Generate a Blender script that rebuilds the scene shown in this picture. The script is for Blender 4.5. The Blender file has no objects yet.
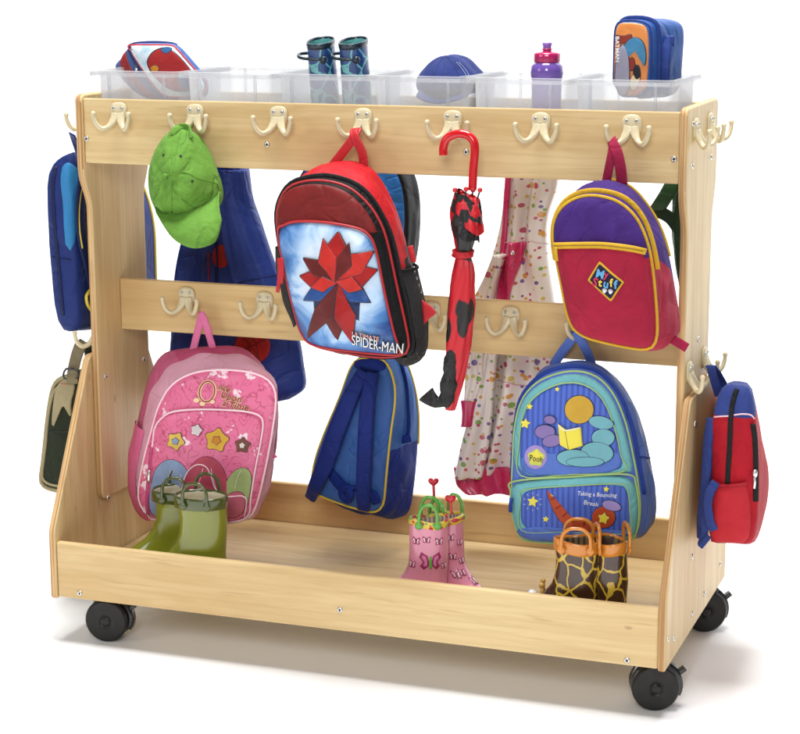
import bpy, bmesh, math, random
import numpy as np
from mathutils import Vector, Matrix, noise

S = bpy.context.scene
COL = S.collection
random.seed(7)

# ------------------------------------------------------------------ camera
CX, CY, CZ, YAW, PITCH, ROLL, FPX = 1.846, -3.1535, 1.3176, 0.3485, -0.2094, -0.0040, 1931.07
_cy, _sy, _cp, _sp, _cr, _sr = math.cos(YAW), math.sin(YAW), math.cos(PITCH), math.sin(PITCH), math.cos(ROLL), math.sin(ROLL)
FW = Vector((-_sy*_cp, _cy*_cp, _sp)); _R = Vector((_cy, _sy, 0)); _U = _R.cross(FW)
RT = _cr*_R + _sr*_U; UP = -_sr*_R + _cr*_U
cam = bpy.data.cameras.new('camera'); camo = bpy.data.objects.new('camera', cam); COL.objects.link(camo)
camo.matrix_world = Matrix(((RT.x, UP.x, -FW.x, CX), (RT.y, UP.y, -FW.y, CY), (RT.z, UP.z, -FW.z, CZ), (0, 0, 0, 1)))
cam.sensor_width = 36; cam.sensor_fit = 'HORIZONTAL'; cam.lens = FPX/800*36; cam.clip_end = 200
S.camera = camo
S.render.resolution_x = 1024; S.render.resolution_y = 940
S.view_settings.view_transform = 'Standard'; S.view_settings.look = 'None'; S.view_settings.exposure = 0; S.view_settings.gamma = 1

# ------------------------------------------------------------------ light: a white studio
W = bpy.data.worlds.new('World'); S.world = W; W.use_nodes = True
W.node_tree.nodes['Background'].inputs[0].default_value = (1, 1, 1, 1)
W.node_tree.nodes['Background'].inputs[1].default_value = 0.11
def area(name, loc, target, sx, sy, power, col=(1, 1, 1)):
    l = bpy.data.lights.new(name, 'AREA'); l.shape = 'RECTANGLE'; l.size = sx; l.size_y = sy; l.energy = power; l.color = col
    o = bpy.data.objects.new(name, l); COL.objects.link(o); o.location = loc
    o.rotation_euler = (Vector(target) - Vector(loc)).to_track_quat('-Z', 'Y').to_euler()
    return o
area('overhead_softbox', (0.62, 0.12, 6.4), (0.6, 0.3, 0), 2.9, 2.6, 600)
area('front_softbox', (1.9, -4.2, 2.7), (0.6, 0.2, 0.5), 1.3, 1.3, 86)
area('left_softbox', (-2.6, -3.4, 2.4), (0.6, 0.2, 0.5), 1.6, 1.6, 34)
area('backdrop_light', (-1.6, 2.3, 3.6), (-.5, 3.6, 1.2), 3.0, .8, 23)
area('backdrop_light', (2.2, 2.3, 3.6), (.8, 3.6, 1.2), 3.0, .8, 23)

# ------------------------------------------------------------------ helpers
def ray(px, py): return FW + (px-400)/FPX*RT - (py-367)/FPX*UP
def PY(px, py, y):
    px, py, y = float(px), float(py), float(y); d = ray(px, py); k = (y-CY)/d.y; return Vector((CX, CY, CZ)) + k*d
def PX(px, py, x):
    px, py, x = float(px), float(py), float(x); d = ray(px, py); k = (x-CX)/d.x; return Vector((CX, CY, CZ)) + k*d
def PZ(px, py, z):
    px, py, z = float(px), float(py), float(z); d = ray(px, py); k = (z-CZ)/d.z; return Vector((CX, CY, CZ)) + k*d
def root_loc(p):
    while p is not None and p.parent is not None: p = p.parent
    return Vector(p.location) if p is not None else Vector((0, 0, 0))
def tag(o, label, cat, group=None, kind=None):
    if label: o['label'] = label
    if cat: o['category'] = cat
    if group: o['group'] = group
    if kind: o['kind'] = kind
    return o
def thing(name, loc, label, cat, group=None):
    o = bpy.data.objects.new(name, None); COL.objects.link(o); o.location = loc; o.empty_display_size = .02
    return tag(o, label, cat, group)
def ob(name, V, F, mats, parent=None, smooth=True, mi=None, local=False, bevel=0, seg=2, label=None):
    off = Vector((0, 0, 0)) if local else root_loc(parent)
    me = bpy.data.meshes.new(name)
    me.from_pydata([tuple(Vector(v)-off) for v in V], [], [tuple(f) for f in F])
    if not isinstance(mats, (list, tuple)): mats = [mats]
    for m in mats: me.materials.append(m)
    if mi is not None: me.polygons.foreach_set('material_index', mi)
    me.polygons.foreach_set('use_smooth', [smooth]*len(me.polygons))
    bm = bmesh.new(); bm.from_mesh(me); bmesh.ops.recalc_face_normals(bm, faces=bm.faces); bm.to_mesh(me); bm.free()
    me.update()
    o = bpy.data.objects.new(name, me); COL.objects.link(o)
    if parent: o.parent = parent
    if bevel:
        b = o.modifiers.new('bevel', 'BEVEL'); b.width = bevel; b.segments = seg; b.limit_method = 'ANGLE'; b.angle_limit = math.radians(40)
        b.harden_normals = False
    if label: o['label'] = label
    return o
def dup(o, parent=None, loc=None, rotz=None):
    c = o.copy(); COL.objects.link(c); c.parent = parent
    if loc is not None: c.location = loc
    if rotz is not None: c.rotation_euler = (0, 0, rotz)
    for ch in list(o.children): dup(ch, c)
    return c
class MB:
    def __init__(s): s.V = []; s.F = []; s.M = []
    def add(s, V, F, m=0, T=None):
        b = len(s.V)
        s.V += [(T @ Vector(v)) if T else Vector(v) for v in V]
        s.F += [[b+i for i in f] for f in F]; s.M += [m]*len(F)
        return s
    def ob(s, name, mats, parent=None, **k): return ob(name, s.V, s.F, mats, parent, mi=s.M, **k)
def box(x0, x1, y0, y1, z0, z1):
    V = [(x, y, z) for x in (x0, x1) for y in (y0, y1) for z in (z0, z1)]
    return V, [(0, 1, 3, 2), (4, 6, 7, 5), (0, 4, 5, 1), (2, 3, 7, 6), (0, 2, 6, 4), (1, 5, 7, 3)]
def rings(R, close0=True, close1=True, c0=None, c1=None):
    """loft a list of equally long rings"""
    n = len(R[0]); V = [Vector(p) for r in R for p in r]; F = []
    for k in range(len(R)-1):
        for i in range(n):
            j = (i+1) % n; F.append((k*n+i, k*n+j, (k+1)*n+j, (k+1)*n+i))
    for flag, k in ((close0, 0), (close1, len(R)-1)):
        if flag:
            c = sum((Vector(p) for p in R[k]), Vector())/n; V.append(c); b = len(V)-1
            F += [(k*n+i, k*n+(i+1) % n, b) for i in range(n)]
    return V, F
def lathe(prof, n=32, T=None, close0=True, close1=True):
    R = [[Vector((r*math.cos(2*math.pi*i/n), r*math.sin(2*math.pi*i/n), h)) for i in range(n)] for r, h in prof]
    V, F = rings(R, close0, close1)
    return [T @ v for v in V] if T else V, F
def catmull(P, n=8, closed=False):
    P = [Vector(p) for p in P]; m = len(P); out = []
    rng = range(m) if closed else range(m-1)
    for i in rng:
        if closed: a, b, c, d = P[i-1], P[i], P[(i+1) % m], P[(i+2) % m]
        else: a, b, c, d = P[max(i-1, 0)], P[i], P[i+1], P[min(i+2, m-1)]
        for k in range(n):
            t = k/n
            out.append(.5*((2*b)+(c-a)*t+(2*a-5*b+4*c-d)*t*t+(3*b-a-3*c+d)*t**3))
    if not closed: out.append(P[-1])
    return out
def sweep(path, a, b=None, n=8, closed=False, normal=None, smooth=6, twist=None):
    """tube (b None) or flat strap: half width a, half thickness b; normal = direction the flat side faces"""
    P = catmull(path, smooth, closed) if smooth else [Vector(p) for p in path]
    m = len(P); b = a if b is None else b; R = []
    nn = Vector(normal) if normal is not None else Vector((0, -1, 0))
    prev = None
    for i in range(m):
        t = (P[(i+1) % m]-P[i-1]) if closed else (P[min(i+1, m-1)]-P[max(i-1, 0)])
        t = t.normalized() if t.length > 1e-9 else Vector((0, 0, 1))
        s = t.cross(nn)
        if s.length < .15: s = prev if prev is not None else t.cross(Vector((1, 0, 0)))
        s = (s - t*s.dot(t)).normalized()
        if prev is not None and s.dot(prev) < 0: s = -s
        prev = s; u = s.cross(t)
        f = i/max(1, m-1)
        aa = a(f) if callable(a) else a; bb = b(f) if callable(b) else b
        if twist: 
            q = Matrix.Rotation(twist(f), 3, t); s2, u2 = q @ s, q @ u
        else: s2, u2 = s, u
        flat = bb < aa*.8
        ring = []
        for k in range(n):
            an = 2*math.pi*k/n; c, d = math.cos(an), math.sin(an)
            if flat: c = math.copysign(abs(c)**.5, c); d = math.copysign(abs(d)**.6, d)
            ring.append(P[i]+s2*aa*c+u2*bb*d)
        R.append(ring)
    if closed:
        R.append(R[0]); return rings(R, False, False)
    return rings(R)
def ball(c, r, n=12):
    return lathe([(r*math.sin(math.pi*k/8), -r*math.cos(math.pi*k/8)) for k in range(1, 8)], n, Matrix.Translation(Vector(c)))
def nz(x, y, z=0): return noise.noise(Vector((x, y, z)))

# ------------------------------------------------------------------ materials
def lin(r, g, b):
    f = lambda c: (c/255/12.92) if c/255 <= .04045 else ((c/255+.055)/1.055)**2.4
    return (f(r), f(g), f(b), 1)
def mat(name):
    m = bpy.data.materials.new(name); m.use_nodes = True
    nt = m.node_tree; return m, nt, nt.nodes['Principled BSDF']
def N(nt, t, **k):
    n = nt.nodes.new(t)
    for a, v in k.items(): setattr(n, a, v)
    return n
def mixc(nt, fac, c1, c2, blend='MIX'):
    n = N(nt, 'ShaderNodeMix', data_type='RGBA', blend_type=blend)
    for i, v in ((0, fac), (6, c1), (7, c2)):
        if hasattr(v, 'is_linked') or isinstance(v, bpy.types.NodeSocket): nt.links.new(v, n.inputs[i])
        else: n.inputs[i].default_value = v
    return n.outputs[2]
def coords(nt, scale=(1, 1, 1), rot=(0, 0, 0), loc=(0, 0, 0)):
    tc = N(nt, 'ShaderNodeTexCoord'); mp = N(nt, 'ShaderNodeMapping'); nt.links.new(tc.outputs['Object'], mp.inputs[0])
    mp.inputs[1].default_value = loc; mp.inputs[2].default_value = rot; mp.inputs[3].default_value = scale
    return mp.outputs[0]
def noi(nt, vec, scale, detail=3, rough=.5, dist=0):
    n = N(nt, 'ShaderNodeTexNoise'); n.inputs['Scale'].default_value = scale; n.inputs['Detail'].default_value = detail
    n.inputs['Roughness'].default_value = rough; n.inputs['Distortion'].default_value = dist
    nt.links.new(vec, n.inputs['Vector']); return n
def ramp(nt, fac, stops, interp='LINEAR'):
    n = N(nt, 'ShaderNodeValToRGB'); n.color_ramp.interpolation = interp
    while len(n.color_ramp.elements) < len(stops): n.color_ramp.elements.new(.5)
    for e, (p, c) in zip(n.color_ramp.elements, stops): e.position = p; e.color = c if len(c) == 4 else (*c, 1)
    nt.links.new(fac, n.inputs[0]); return n.outputs[0]
def bump(nt, bsdf, h, strength, dist, prev=None):
    b = N(nt, 'ShaderNodeBump'); b.inputs['Strength'].default_value = strength; b.inputs['Distance'].default_value = dist
    nt.links.new(h, b.inputs['Height'])
    if prev: nt.links.new(prev, b.inputs['Normal'])
    nt.links.new(b.outputs[0], bsdf.inputs['Normal']); return b.outputs[0]
def hash_(n): return sum(ord(ch)*(i+1) for i, ch in enumerate(n)) % 97/7
def sc(c, k): return (c[0]*k, c[1]*k, c[2]*k, 1)

def wood(name, axis, seed=0, tone=1.0, warm=0.0):
    m, nt, b = mat(name)
    st = [26, 26, 26]; st[axis] = 2.2
    v = coords(nt, tuple(st), loc=(seed*3.1, seed*1.7, seed*2.3))
    st2 = [5, 5, 5]; st2[axis] = 1.3
    v2 = coords(nt, tuple(st2), loc=(seed, seed*2.7, seed*.3))
    g = noi(nt, v, 1.0, 5, .62, .5); big = noi(nt, v2, 1.0, 3, .5, 1.2)
    st3 = [90, 90, 90]; st3[axis] = 7
    pores = noi(nt, coords(nt, tuple(st3)), 1.0, 2, .6)
    A = sc((.73, .56-.02*warm, .295-.03*warm), tone); B = sc((.585, .41-.02*warm, .19-.02*warm), tone)
    c1 = ramp(nt, g.outputs[0], [(.34, B), (.58, A)])
    c2 = mixc(nt, ramp(nt, big.outputs[0], [(.35, (0, 0, 0, 1)), (.70, (.55, .55, .55, 1))]), c1, sc((.57, .37, .165), tone))
    c3 = mixc(nt, ramp(nt, pores.outputs[0], [(.62, (0, 0, 0, 1)), (.72, (.42, .42, .42, 1))]), c2, sc((.43, .265, .12), tone))
    wv = N(nt, 'ShaderNodeTexWave', wave_type='RINGS', rings_direction='XYZ'[axis]); wv.inputs['Scale'].default_value = 5.5; wv.inputs['Distortion'].default_value = 5; wv.inputs['Detail'].default_value = 2; wv.inputs['Detail Scale'].default_value = 1.2
    sw_ = [4.2, 4.2, 4.2]; sw_[axis] = .8; nt.links.new(coords(nt, tuple(sw_), loc=(seed*.7, seed*1.3, seed*.4)), wv.inputs['Vector'])
    c3 = mixc(nt, ramp(nt, wv.outputs[0], [(.55, (0, 0, 0, 1)), (.95, (.16, .16, .16, 1))]), c3, sc((.50, .325, .145), tone))
    # a few dark flecks
    vo = N(nt, 'ShaderNodeTexVoronoi'); vo.inputs['Scale'].default_value = 1
    fl = [11, 11, 11]; fl[axis] = 5
    nt.links.new(coords(nt, tuple(fl), loc=(seed*1.9, 0, seed)), vo.inputs['Vector'])
    c4 = mixc(nt, ramp(nt, vo.outputs['Distance'], [(.03, (.6, .6, .6, 1)), (.055, (0, 0, 0, 1))]), c3, sc((.34, .19, .09), tone))
    nt.links.new(c4, b.inputs['Base Color'])
    rr = ramp(nt, big.outputs[0], [(.3, (.40, .40, .40, 1)), (.7, (.50, .50, .50, 1))]); nt.links.new(rr, b.inputs['Roughness'])
    b.inputs['Specular IOR Level'].default_value = .3
    bump(nt, b, pores.outputs[0], .08, .001)
    return m
def plyedge(name, axis):
    m, nt, b = mat(name)
    s = [3, 3, 3]; s[axis] = 420
    v = coords(nt, tuple(s)); n = noi(nt, v, 1.0, 1)
    c = ramp(nt, n.outputs[0], [(.40, (.40, .215, .085, 1)), (.60, (.66, .43, .20, 1))])
    g = noi(nt, coords(nt, (14, 14, 14)), 1.0, 3)
    nt.links.new(mixc(nt, ramp(nt, g.outputs[0], [(.45, (0, 0, 0, 1)), (.75, (.5, .5, .5, 1))]), c, (.42, .23, .10, 1)), b.inputs['Base Color'])
    b.inputs['Roughness'].default_value = .5; b.inputs['Specular IOR Level'].default_value = .3
    return m
def cloth(name, c, rough=.75, var=.18, bs=.35, scale=22, weave=True, sheen=.03, spec=.25, stretch=(1, 1, 1), split=None):
    m, nt, b = mat(name); c = sc(c, .80)
    v = coords(nt, stretch); n = noi(nt, v, scale, 4, .55, .3)
    f = noi(nt, coords(nt), 700, 1)
    cc = mixc(nt, ramp(nt, n.outputs[0], [(.25, (0, 0, 0, 1)), (.8, (1, 1, 1, 1))]), sc(c, 1-var), sc(c, 1+var*.6))
    fin = mixc(nt, .10, cc, ramp(nt, f.outputs[0], [(.3, sc(c, .45)), (.7, sc(c, 1.5))]))
    if split:   # a second cloth above a straight seam: (colour, y slope, z slope, offset) in the thing's own frame
        c2, ky, kz, d = split; c2 = sc(c2, .80); sep = N(nt, 'ShaderNodeSeparateXYZ'); nt.links.new(coords(nt), sep.inputs[0])
        m1 = N(nt, 'ShaderNodeMath', operation='MULTIPLY'); nt.links.new(sep.outputs[1], m1.inputs[0]); m1.inputs[1].default_value = ky
        m2 = N(nt, 'ShaderNodeMath', operation='MULTIPLY_ADD'); nt.links.new(sep.outputs[2], m2.inputs[0]); m2.inputs[1].default_value = kz; nt.links.new(m1.outputs[0], m2.inputs[2])
        m3 = N(nt, 'ShaderNodeMath', operation='GREATER_THAN'); nt.links.new(m2.outputs[0], m3.inputs[0]); m3.inputs[1].default_value = d
        d2 = mixc(nt, ramp(nt, n.outputs[0], [(.25, (0, 0, 0, 1)), (.8, (1, 1, 1, 1))]), sc(c2, 1-var), sc(c2, 1+var*.6))
        fin = mixc(nt, m3.outputs[0], fin, d2)
    nt.links.new(fin, b.inputs['Base Color'])
    b.inputs['Roughness'].default_value = rough; b.inputs['Sheen Weight'].default_value = sheen; b.inputs['Specular IOR Level'].default_value = spec
    h = bump(nt, b, n.outputs[0], bs, .012)
    if weave:   # creases
        cz = noi(nt, coords(nt, (1, 1, .8), loc=(hash_(name), 0, 0)), 8.5, 2, .5, 1.1)
        ab = N(nt, 'ShaderNodeMath', operation='SUBTRACT'); nt.links.new(cz.outputs[0], ab.inputs[0]); ab.inputs[1].default_value = .5
        a2 = N(nt, 'ShaderNodeMath', operation='ABSOLUTE'); nt.links.new(ab.outputs[0], a2.inputs[0])
        h = bump(nt, b, ramp(nt, a2.outputs[0], [(0, (0, 0, 0, 1)), (.035, (.75, .75, .75, 1)), (.12, (1, 1, 1, 1))]), .5*bs+.10, .006, h)
    if weave: bump(nt, b, f.outputs[0], .25, .0006, h)
    return m
def plast(name, c, rough=.3, coat=0, bs=0, spec=.5):
    m, nt, b = mat(name); b.inputs['Base Color'].default_value = c; b.inputs['Specular IOR Level'].default_value = spec
    n = noi(nt, coords(nt), 60, 3)
    nt.links.new(ramp(nt, n.outputs[0], [(.3, (rough*.85,)*3+(1,)), (.7, (rough*1.2,)*3+(1,))]), b.inputs['Roughness'])
    b.inputs['Coat Weight'].default_value = coat; b.inputs['Coat Roughness'].default_value = .05
    if bs: bump(nt, b, noi(nt, coords(nt), 25, 3).outputs[0], bs, .01)
    return m
def metal(name, c, rough=.3):
    m, nt, b = mat(name); b.inputs['Base Color'].default_value = c; b.inputs['Metallic'].default_value = 1; b.inputs['Roughness'].default_value = rough
    return m
def frosted(name):
    m, nt, b = mat(name)
    b.inputs['Base Color'].default_value = (.60, .61, .63, 1); b.inputs['Roughness'].default_value = .22
    b.inputs['Specular IOR Level'].default_value = .5
    tr = N(nt, 'ShaderNodeBsdfTransparent'); tr.inputs[0].default_value = (.97, .975, .98, 1)
    tl = N(nt, 'ShaderNodeBsdfTranslucent'); tl.inputs[0].default_value = (.66, .67, .69, 1)
    m1 = N(nt, 'ShaderNodeMixShader'); m1.inputs[0].default_value = .5
    nt.links.new(b.outputs[0], m1.inputs[1]); nt.links.new(tl.outputs[0], m1.inputs[2])
    lw = N(nt, 'ShaderNodeLayerWeight'); lw.inputs[0].default_value = .35
    fac = N(nt, 'ShaderNodeMapRange'); nt.links.new(lw.outputs['Facing'], fac.inputs[0]); fac.inputs[3].default_value = .20; fac.inputs[4].default_value = .66
    m2 = N(nt, 'ShaderNodeMixShader'); nt.links.new(fac.outputs[0], m2.inputs[0])
    nt.links.new(tr.outputs[0], m2.inputs[1]); nt.links.new(m1.outputs[0], m2.inputs[2])
    nt.links.new(m2.outputs[0], nt.nodes['Material Output'].inputs[0])
    return m
def meshnet(name, c, scale=260, hole=.35):
    """open knitted net: real holes"""
    m, nt, b = mat(name); b.inputs['Base Color'].default_value = c; b.inputs['Roughness'].default_value = .8
    vo = N(nt, 'ShaderNodeTexVoronoi'); vo.inputs['Scale'].default_value = scale; vo.inputs['Randomness'].default_value = .2
    nt.links.new(coords(nt), vo.inputs['Vector'])
    r = ramp(nt, vo.outputs['Distance'], [(hole-.08, (.45, .45, .45, 1)), (hole+.08, (1, 1, 1, 1))])
    nt.links.new(r, b.inputs['Alpha'])
    return m
def stripes(name, c1, c2, per=.012, axis=0):
    m, nt, b = mat(name)
    s = [0, 0, 0]; s[axis] = 1/per
    tc = coords(nt, tuple(s)); sep = N(nt, 'ShaderNodeSeparateXYZ'); nt.links.new(tc, sep.inputs[0])
    w = N(nt, 'ShaderNodeMath', operation='PINGPONG'); nt.links.new(sep.outputs[axis], w.inputs[0]); w.inputs[1].default_value = .5
    n = noi(nt, coords(nt), 16, 3)
    c = ramp(nt, w.outputs[0], [(.10, c2), (.32, c1)])
    nt.links.new(c, b.inputs['Base Color']); b.inputs['Roughness'].default_value = .6
    bump(nt, b, n.outputs[0], .3, .012)
    return m
def cracks(name, base, line, scale, w, coat=.7, rough=.25, stretch=(1, 1, 1)):
    m, nt, b = mat(name)
    vo = N(nt, 'ShaderNodeTexVoronoi', feature='DISTANCE_TO_EDGE'); vo.inputs['Scale'].default_value = scale
    v = coords(nt, stretch); n = noi(nt, v, 30, 2)
    nt.links.new(mixc(nt, .025, v, n.outputs[1]), vo.inputs['Vector'])
    b2 = mixc(nt, noi(nt, coords(nt), 18, 2).outputs[0], sc(base, .7), sc(base, 1.3))
    nt.links.new(mixc(nt, ramp(nt, vo.outputs['Distance'], [(w, (1, 1, 1, 1)), (w*1.35, (0, 0, 0, 1))]), b2, line), b.inputs['Base Color'])
    b.inputs['Roughness'].default_value = rough; b.inputs['Coat Weight'].default_value = coat; b.inputs['Coat Roughness'].default_value = .08
    return m
def dots(name, base, cols, scale=24, r=.30, rough=.35, bs=.35, shape=None):
    m, nt, b = mat(name)
    tc = coords(nt); sep = N(nt, 'ShaderNodeSeparateXYZ'); nt.links.new(tc, sep.inputs[0])
    cmb = N(nt, 'ShaderNodeCombineXYZ'); nt.links.new(sep.outputs[0], cmb.inputs[0]); nt.links.new(sep.outputs[2], cmb.inputs[1])
    src = cmb.outputs[0]; out = (*base[:3], 1); prev = None
    for k in range(2):
        vo = N(nt, 'ShaderNodeTexVoronoi', voronoi_dimensions='2D'); vo.inputs['Scale'].default_value = scale*(1+.55*k); vo.inputs['Randomness'].default_value = .8
        mp = N(nt, 'ShaderNodeMapping'); mp.inputs[1].default_value = (k*.37, k*.61, 0); nt.links.new(src, mp.inputs[0]); nt.links.new(mp.outputs[0], vo.inputs['Vector'])
        sp = N(nt, 'ShaderNodeSeparateColor'); nt.links.new(vo.outputs['Color'], sp.inputs[0])
        pick = ramp(nt, sp.outputs[0], [(i/len(cols), c) for i, c in enumerate(cols)], 'CONSTANT')
        rr = N(nt, 'ShaderNodeMapRange'); nt.links.new(sp.outputs[1], rr.inputs[0]); rr.inputs[3].default_value = r*.45; rr.inputs[4].default_value = r
        lt = N(nt, 'ShaderNodeMath', operation='LESS_THAN'); nt.links.new(vo.outputs['Distance'], lt.inputs[0]); nt.links.new(rr.outputs[0], lt.inputs[1])
        out = mixc(nt, lt.outputs[0], out, pick)
    nt.links.new(out, b.inputs['Base Color']); b.inputs['Roughness'].default_value = rough; b.inputs['Coat Weight'].default_value = .3
    if bs: bump(nt, b, noi(nt, coords(nt, (1, 1, .5)), 20, 3).outputs[0], bs, .014)
    return m
def florals(name, base, dark, light):
    """pink print with scrolls and little white blossoms"""
    m, nt, b = mat(name)
    v = coords(nt)
    n1 = noi(nt, v, 38, 1, .4, 1.6)
    sw = ramp(nt, n1.outputs[0], [(.47, (0, 0, 0, 1)), (.49, (.6, .6, .6, 1)), (.515, (.6, .6, .6, 1)), (.535, (0, 0, 0, 1))])
    c = mixc(nt, sw, base, dark)
    vo = N(nt, 'ShaderNodeTexVoronoi'); vo.inputs['Scale'].default_value = 24; nt.links.new(mixc(nt, .035, v, noi(nt, v, 90, 2).outputs[1]), vo.inputs['Vector'])
    c = mixc(nt, ramp(nt, vo.outputs['Distance'], [(.20, (.9, .9, .9, 1)), (.27, (0, 0, 0, 1))]), c, light)
    nt.links.new(c, b.inputs['Base Color']); b.inputs['Roughness'].default_value = .35
    bump(nt, b, noi(nt, coords(nt), 14, 3).outputs[0], .3, .012)
    return m
def blend_print(name, cols, scale, dist=1.0, rough=.3, seed=0):
    m, nt, b = mat(name)
    n = noi(nt, coords(nt, loc=(seed, seed*2, 0)), scale, 3, .55, dist)
    k = len(cols)
    nt.links.new(ramp(nt, n.outputs[0], [(.25+.5*i/(k-1), c) for i, c in enumerate(cols)]), b.inputs['Base Color'])
    b.inputs['Roughness'].default_value = rough
    bump(nt, b, noi(nt, coords(nt), 14, 3).outputs[0], .3, .012)
    return m

def burst(name, c):
    """printed starburst: pale middle breaking into blue towards the rim of the pocket"""
    m, nt, b = mat(name); v = coords(nt, (1, 0, .8), loc=(-c.x, 0, -c.z*.8))
    ln = N(nt, 'ShaderNodeVectorMath', operation='LENGTH'); nt.links.new(v, ln.inputs[0])
    n = noi(nt, coords(nt), 13, 3, .55, 1.4)
    ad = N(nt, 'ShaderNodeMath', operation='MULTIPLY_ADD'); nt.links.new(n.outputs[0], ad.inputs[0]); ad.inputs[1].default_value = .11; nt.links.new(ln.outputs['Value'], ad.inputs[2])
    nt.links.new(ramp(nt, ad.outputs[0], [(.085, lin(228, 234, 242)), (.125, lin(176, 204, 232)), (.15, lin(84, 136, 196)), (.175, lin(40, 74, 138)), (.20, lin(70, 110, 160))]), b.inputs['Base Color'])
    b.inputs['Roughness'].default_value = .3; bump(nt, b, noi(nt, coords(nt), 14, 3).outputs[0], .35, .012)
    return m

# ------------------------------------------------------------------ soft bags
def chaikin(P, it=2):
    for _ in range(it):
        Q = []
        for i in range(len(P)):
            a, b = P[i], P[(i+1) % len(P)]
            Q += [(a[0]*.75+b[0]*.25, a[1]*.75+b[1]*.25), (a[0]*.25+b[0]*.75, a[1]*.25+b[1]*.75)]
        P = Q
    return P
class Radial:
    NT = 120
    def __init__(s, P, it=2, c=None):
        P = chaikin(P, it); A = np.array(P)
        x, y = A[:, 0], A[:, 1]; x1, y1 = np.roll(x, -1), np.roll(y, -1); cr = x*y1-x1*y; a = cr.sum()/2
        s.c = c if c is not None else np.array([((x+x1)*cr).sum()/(6*a), ((y+y1)*cr).sum()/(6*a)])
        B = A-s.c; E = np.roll(B, -1, 0)-B
        R = []
        for k in range(s.NT):
            th = 2*math.pi*k/s.NT; d = np.array([math.cos(th), math.sin(th)])
            den = d[0]*E[:, 1]-d[1]*E[:, 0]; den = np.where(abs(den) < 1e-12, 1e-12, den)
            t = (B[:, 0]*E[:, 1]-B[:, 1]*E[:, 0])/den; u = (B[:, 0]*d[1]-B[:, 1]*d[0])/den
            ok = (u >= -1e-6) & (u <= 1+1e-6) & (t > 0)
            R.append(t[ok].max() if ok.any() else (R[-1] if R else .01))
        s.R = np.array(R)
    def at(s, th):
        f = (th/(2*math.pi)) % 1*s.NT; i = int(f); w = f-i
        return float(s.R[i % s.NT]*(1-w)+s.R[(i+1) % s.NT]*w)
    def pt(s, th, r=1):
        k = s.at(th)*r; return float(s.c[0]+k*math.cos(th)), float(s.c[1]+k*math.sin(th))
class Bag:
    """a padded form: front outline at depth Yf, optional back outline at Yb, front domed by H"""
    def __init__(s, front, Yf, H=.02, e=.012, amp=.003, freq=13, p=2.6, seed=0, it=2, r0=.88, xmax=None):
        s.xmax = xmax; cl = (lambda v: (min(v[0], xmax), v[1])) if xmax is not None else (lambda v: v); s.cl = cl
        s.Yf, s.H, s.e, s.amp, s.fq, s.p, s.seed, s.r0 = Yf, H, e, amp, freq, p, seed, r0
        s.F = Radial([cl(tuple(PY(x, y, Yf).xz)) for x, y in front], it)
    def rr(s, x, z):
        dx, dz = x-s.F.c[0], z-s.F.c[1]; d = math.hypot(dx, dz)
        return d/s.F.at(math.atan2(dz, dx)) if d > 1e-9 else 0
    def fy(s, x, z):
        r = min(1, s.rr(x, z))
        y = s.Yf-s.H*(1-r**s.p)
        if r > s.r0: q = (r-s.r0)/(1-s.r0); y += s.e*(1-math.sqrt(max(0, 1-q*q)))
        w = 1-r**6
        y += s.amp*w*(1.15*nz(x*s.fq, z*s.fq, s.seed)+.6*nz(x*s.fq*2.3+z*s.fq, z*s.fq*.9-x*s.fq*.8, s.seed+5)-.8*max(0, .5-4*abs(nz(x*s.fq*.8+7, z*s.fq*.6, s.seed+9))))
        return y
    def q(s, px, py, off=0):
        y = s.Yf-s.H*.5
        for _ in range(3):
            v = PY(px, py, y); y = s.fy(v.x, v.z)
        return Vector((v.x, y-off, v.z))
    def fr(s, th, r, off=0):
        x, z = s.F.pt(th, r); return Vector((x, s.fy(x, z)-off, z))
    def side(s, th, t, off=0):
        a, b = s.F.pt(th), s.B.pt(th)
        o = off+s.bulge*math.sin(math.pi*min(1, max(0, t)))
        x = a[0]*(1-t)+b[0]*t+o*math.cos(th); z = a[1]*(1-t)+b[1]*t+o*math.sin(th)
        k = nz(x*18+3, z*18, t*5+s.seed)*s.samp*math.sin(math.pi*t)
        return Vector((x+k*math.cos(th), (s.Yf+s.e)*(1-t)+s.Yb*t, z+k*math.sin(th)))
    def build(s, name, mats, parent, back=None, Yb=None, scale=1, bulge=.006, samp=.008, fn=None, n=96, local=False, Hb=.01):
        s.Yb, s.bulge, s.samp = Yb, bulge, samp
        if back is None:
            s.B = Radial([(s.F.pt(2*math.pi*k/120, scale)) for k in range(120)], 0, c=s.F.c)
        else: s.B = Radial([s.cl(tuple(PY(x, y, Yb).xz)) for x, y in back], 2)
        th = [2*math.pi*k/n for k in range(n)]
        R = []; info = []
        for r in (.04, .15, .3, .45, .6, .72, .82, .88, .92, .955, .98, .995, 1.0):
            R.append([s.fr(t, r) for t in th]); info.append(('front', 0))
        for t in (.06, .14, .25, .37, .5, .63, .75, .86, .94, 1):
            R.append([s.side(a, t) for a in th]); info.append(('side', t))
        for r in (.97, .9, .7, .4, .1):
            ring = []
            for a in th:
                x, z = s.B.pt(a, r); ring.append(Vector((x, Yb+Hb*math.sqrt(1-r*r), z)))
            R.append(ring); info.append(('back', 1))
        V, F = rings(R); mi = None
        if fn:
            mi = []
            for k in range(len(R)-1):
                for i in range(n):
                    p = (R[k][i]+R[k+1][(i+1) % n])/2; kind, t = info[k+1] if info[k+1][0] != 'back' else info[k+1]
                    mi.append(fn(kind, p.x, p.z, t, th[i]))
            mi += [mi[0]]*n + [mi[-1]]*n
        return ob(name, V, F, mats, parent, mi=mi)
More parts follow.
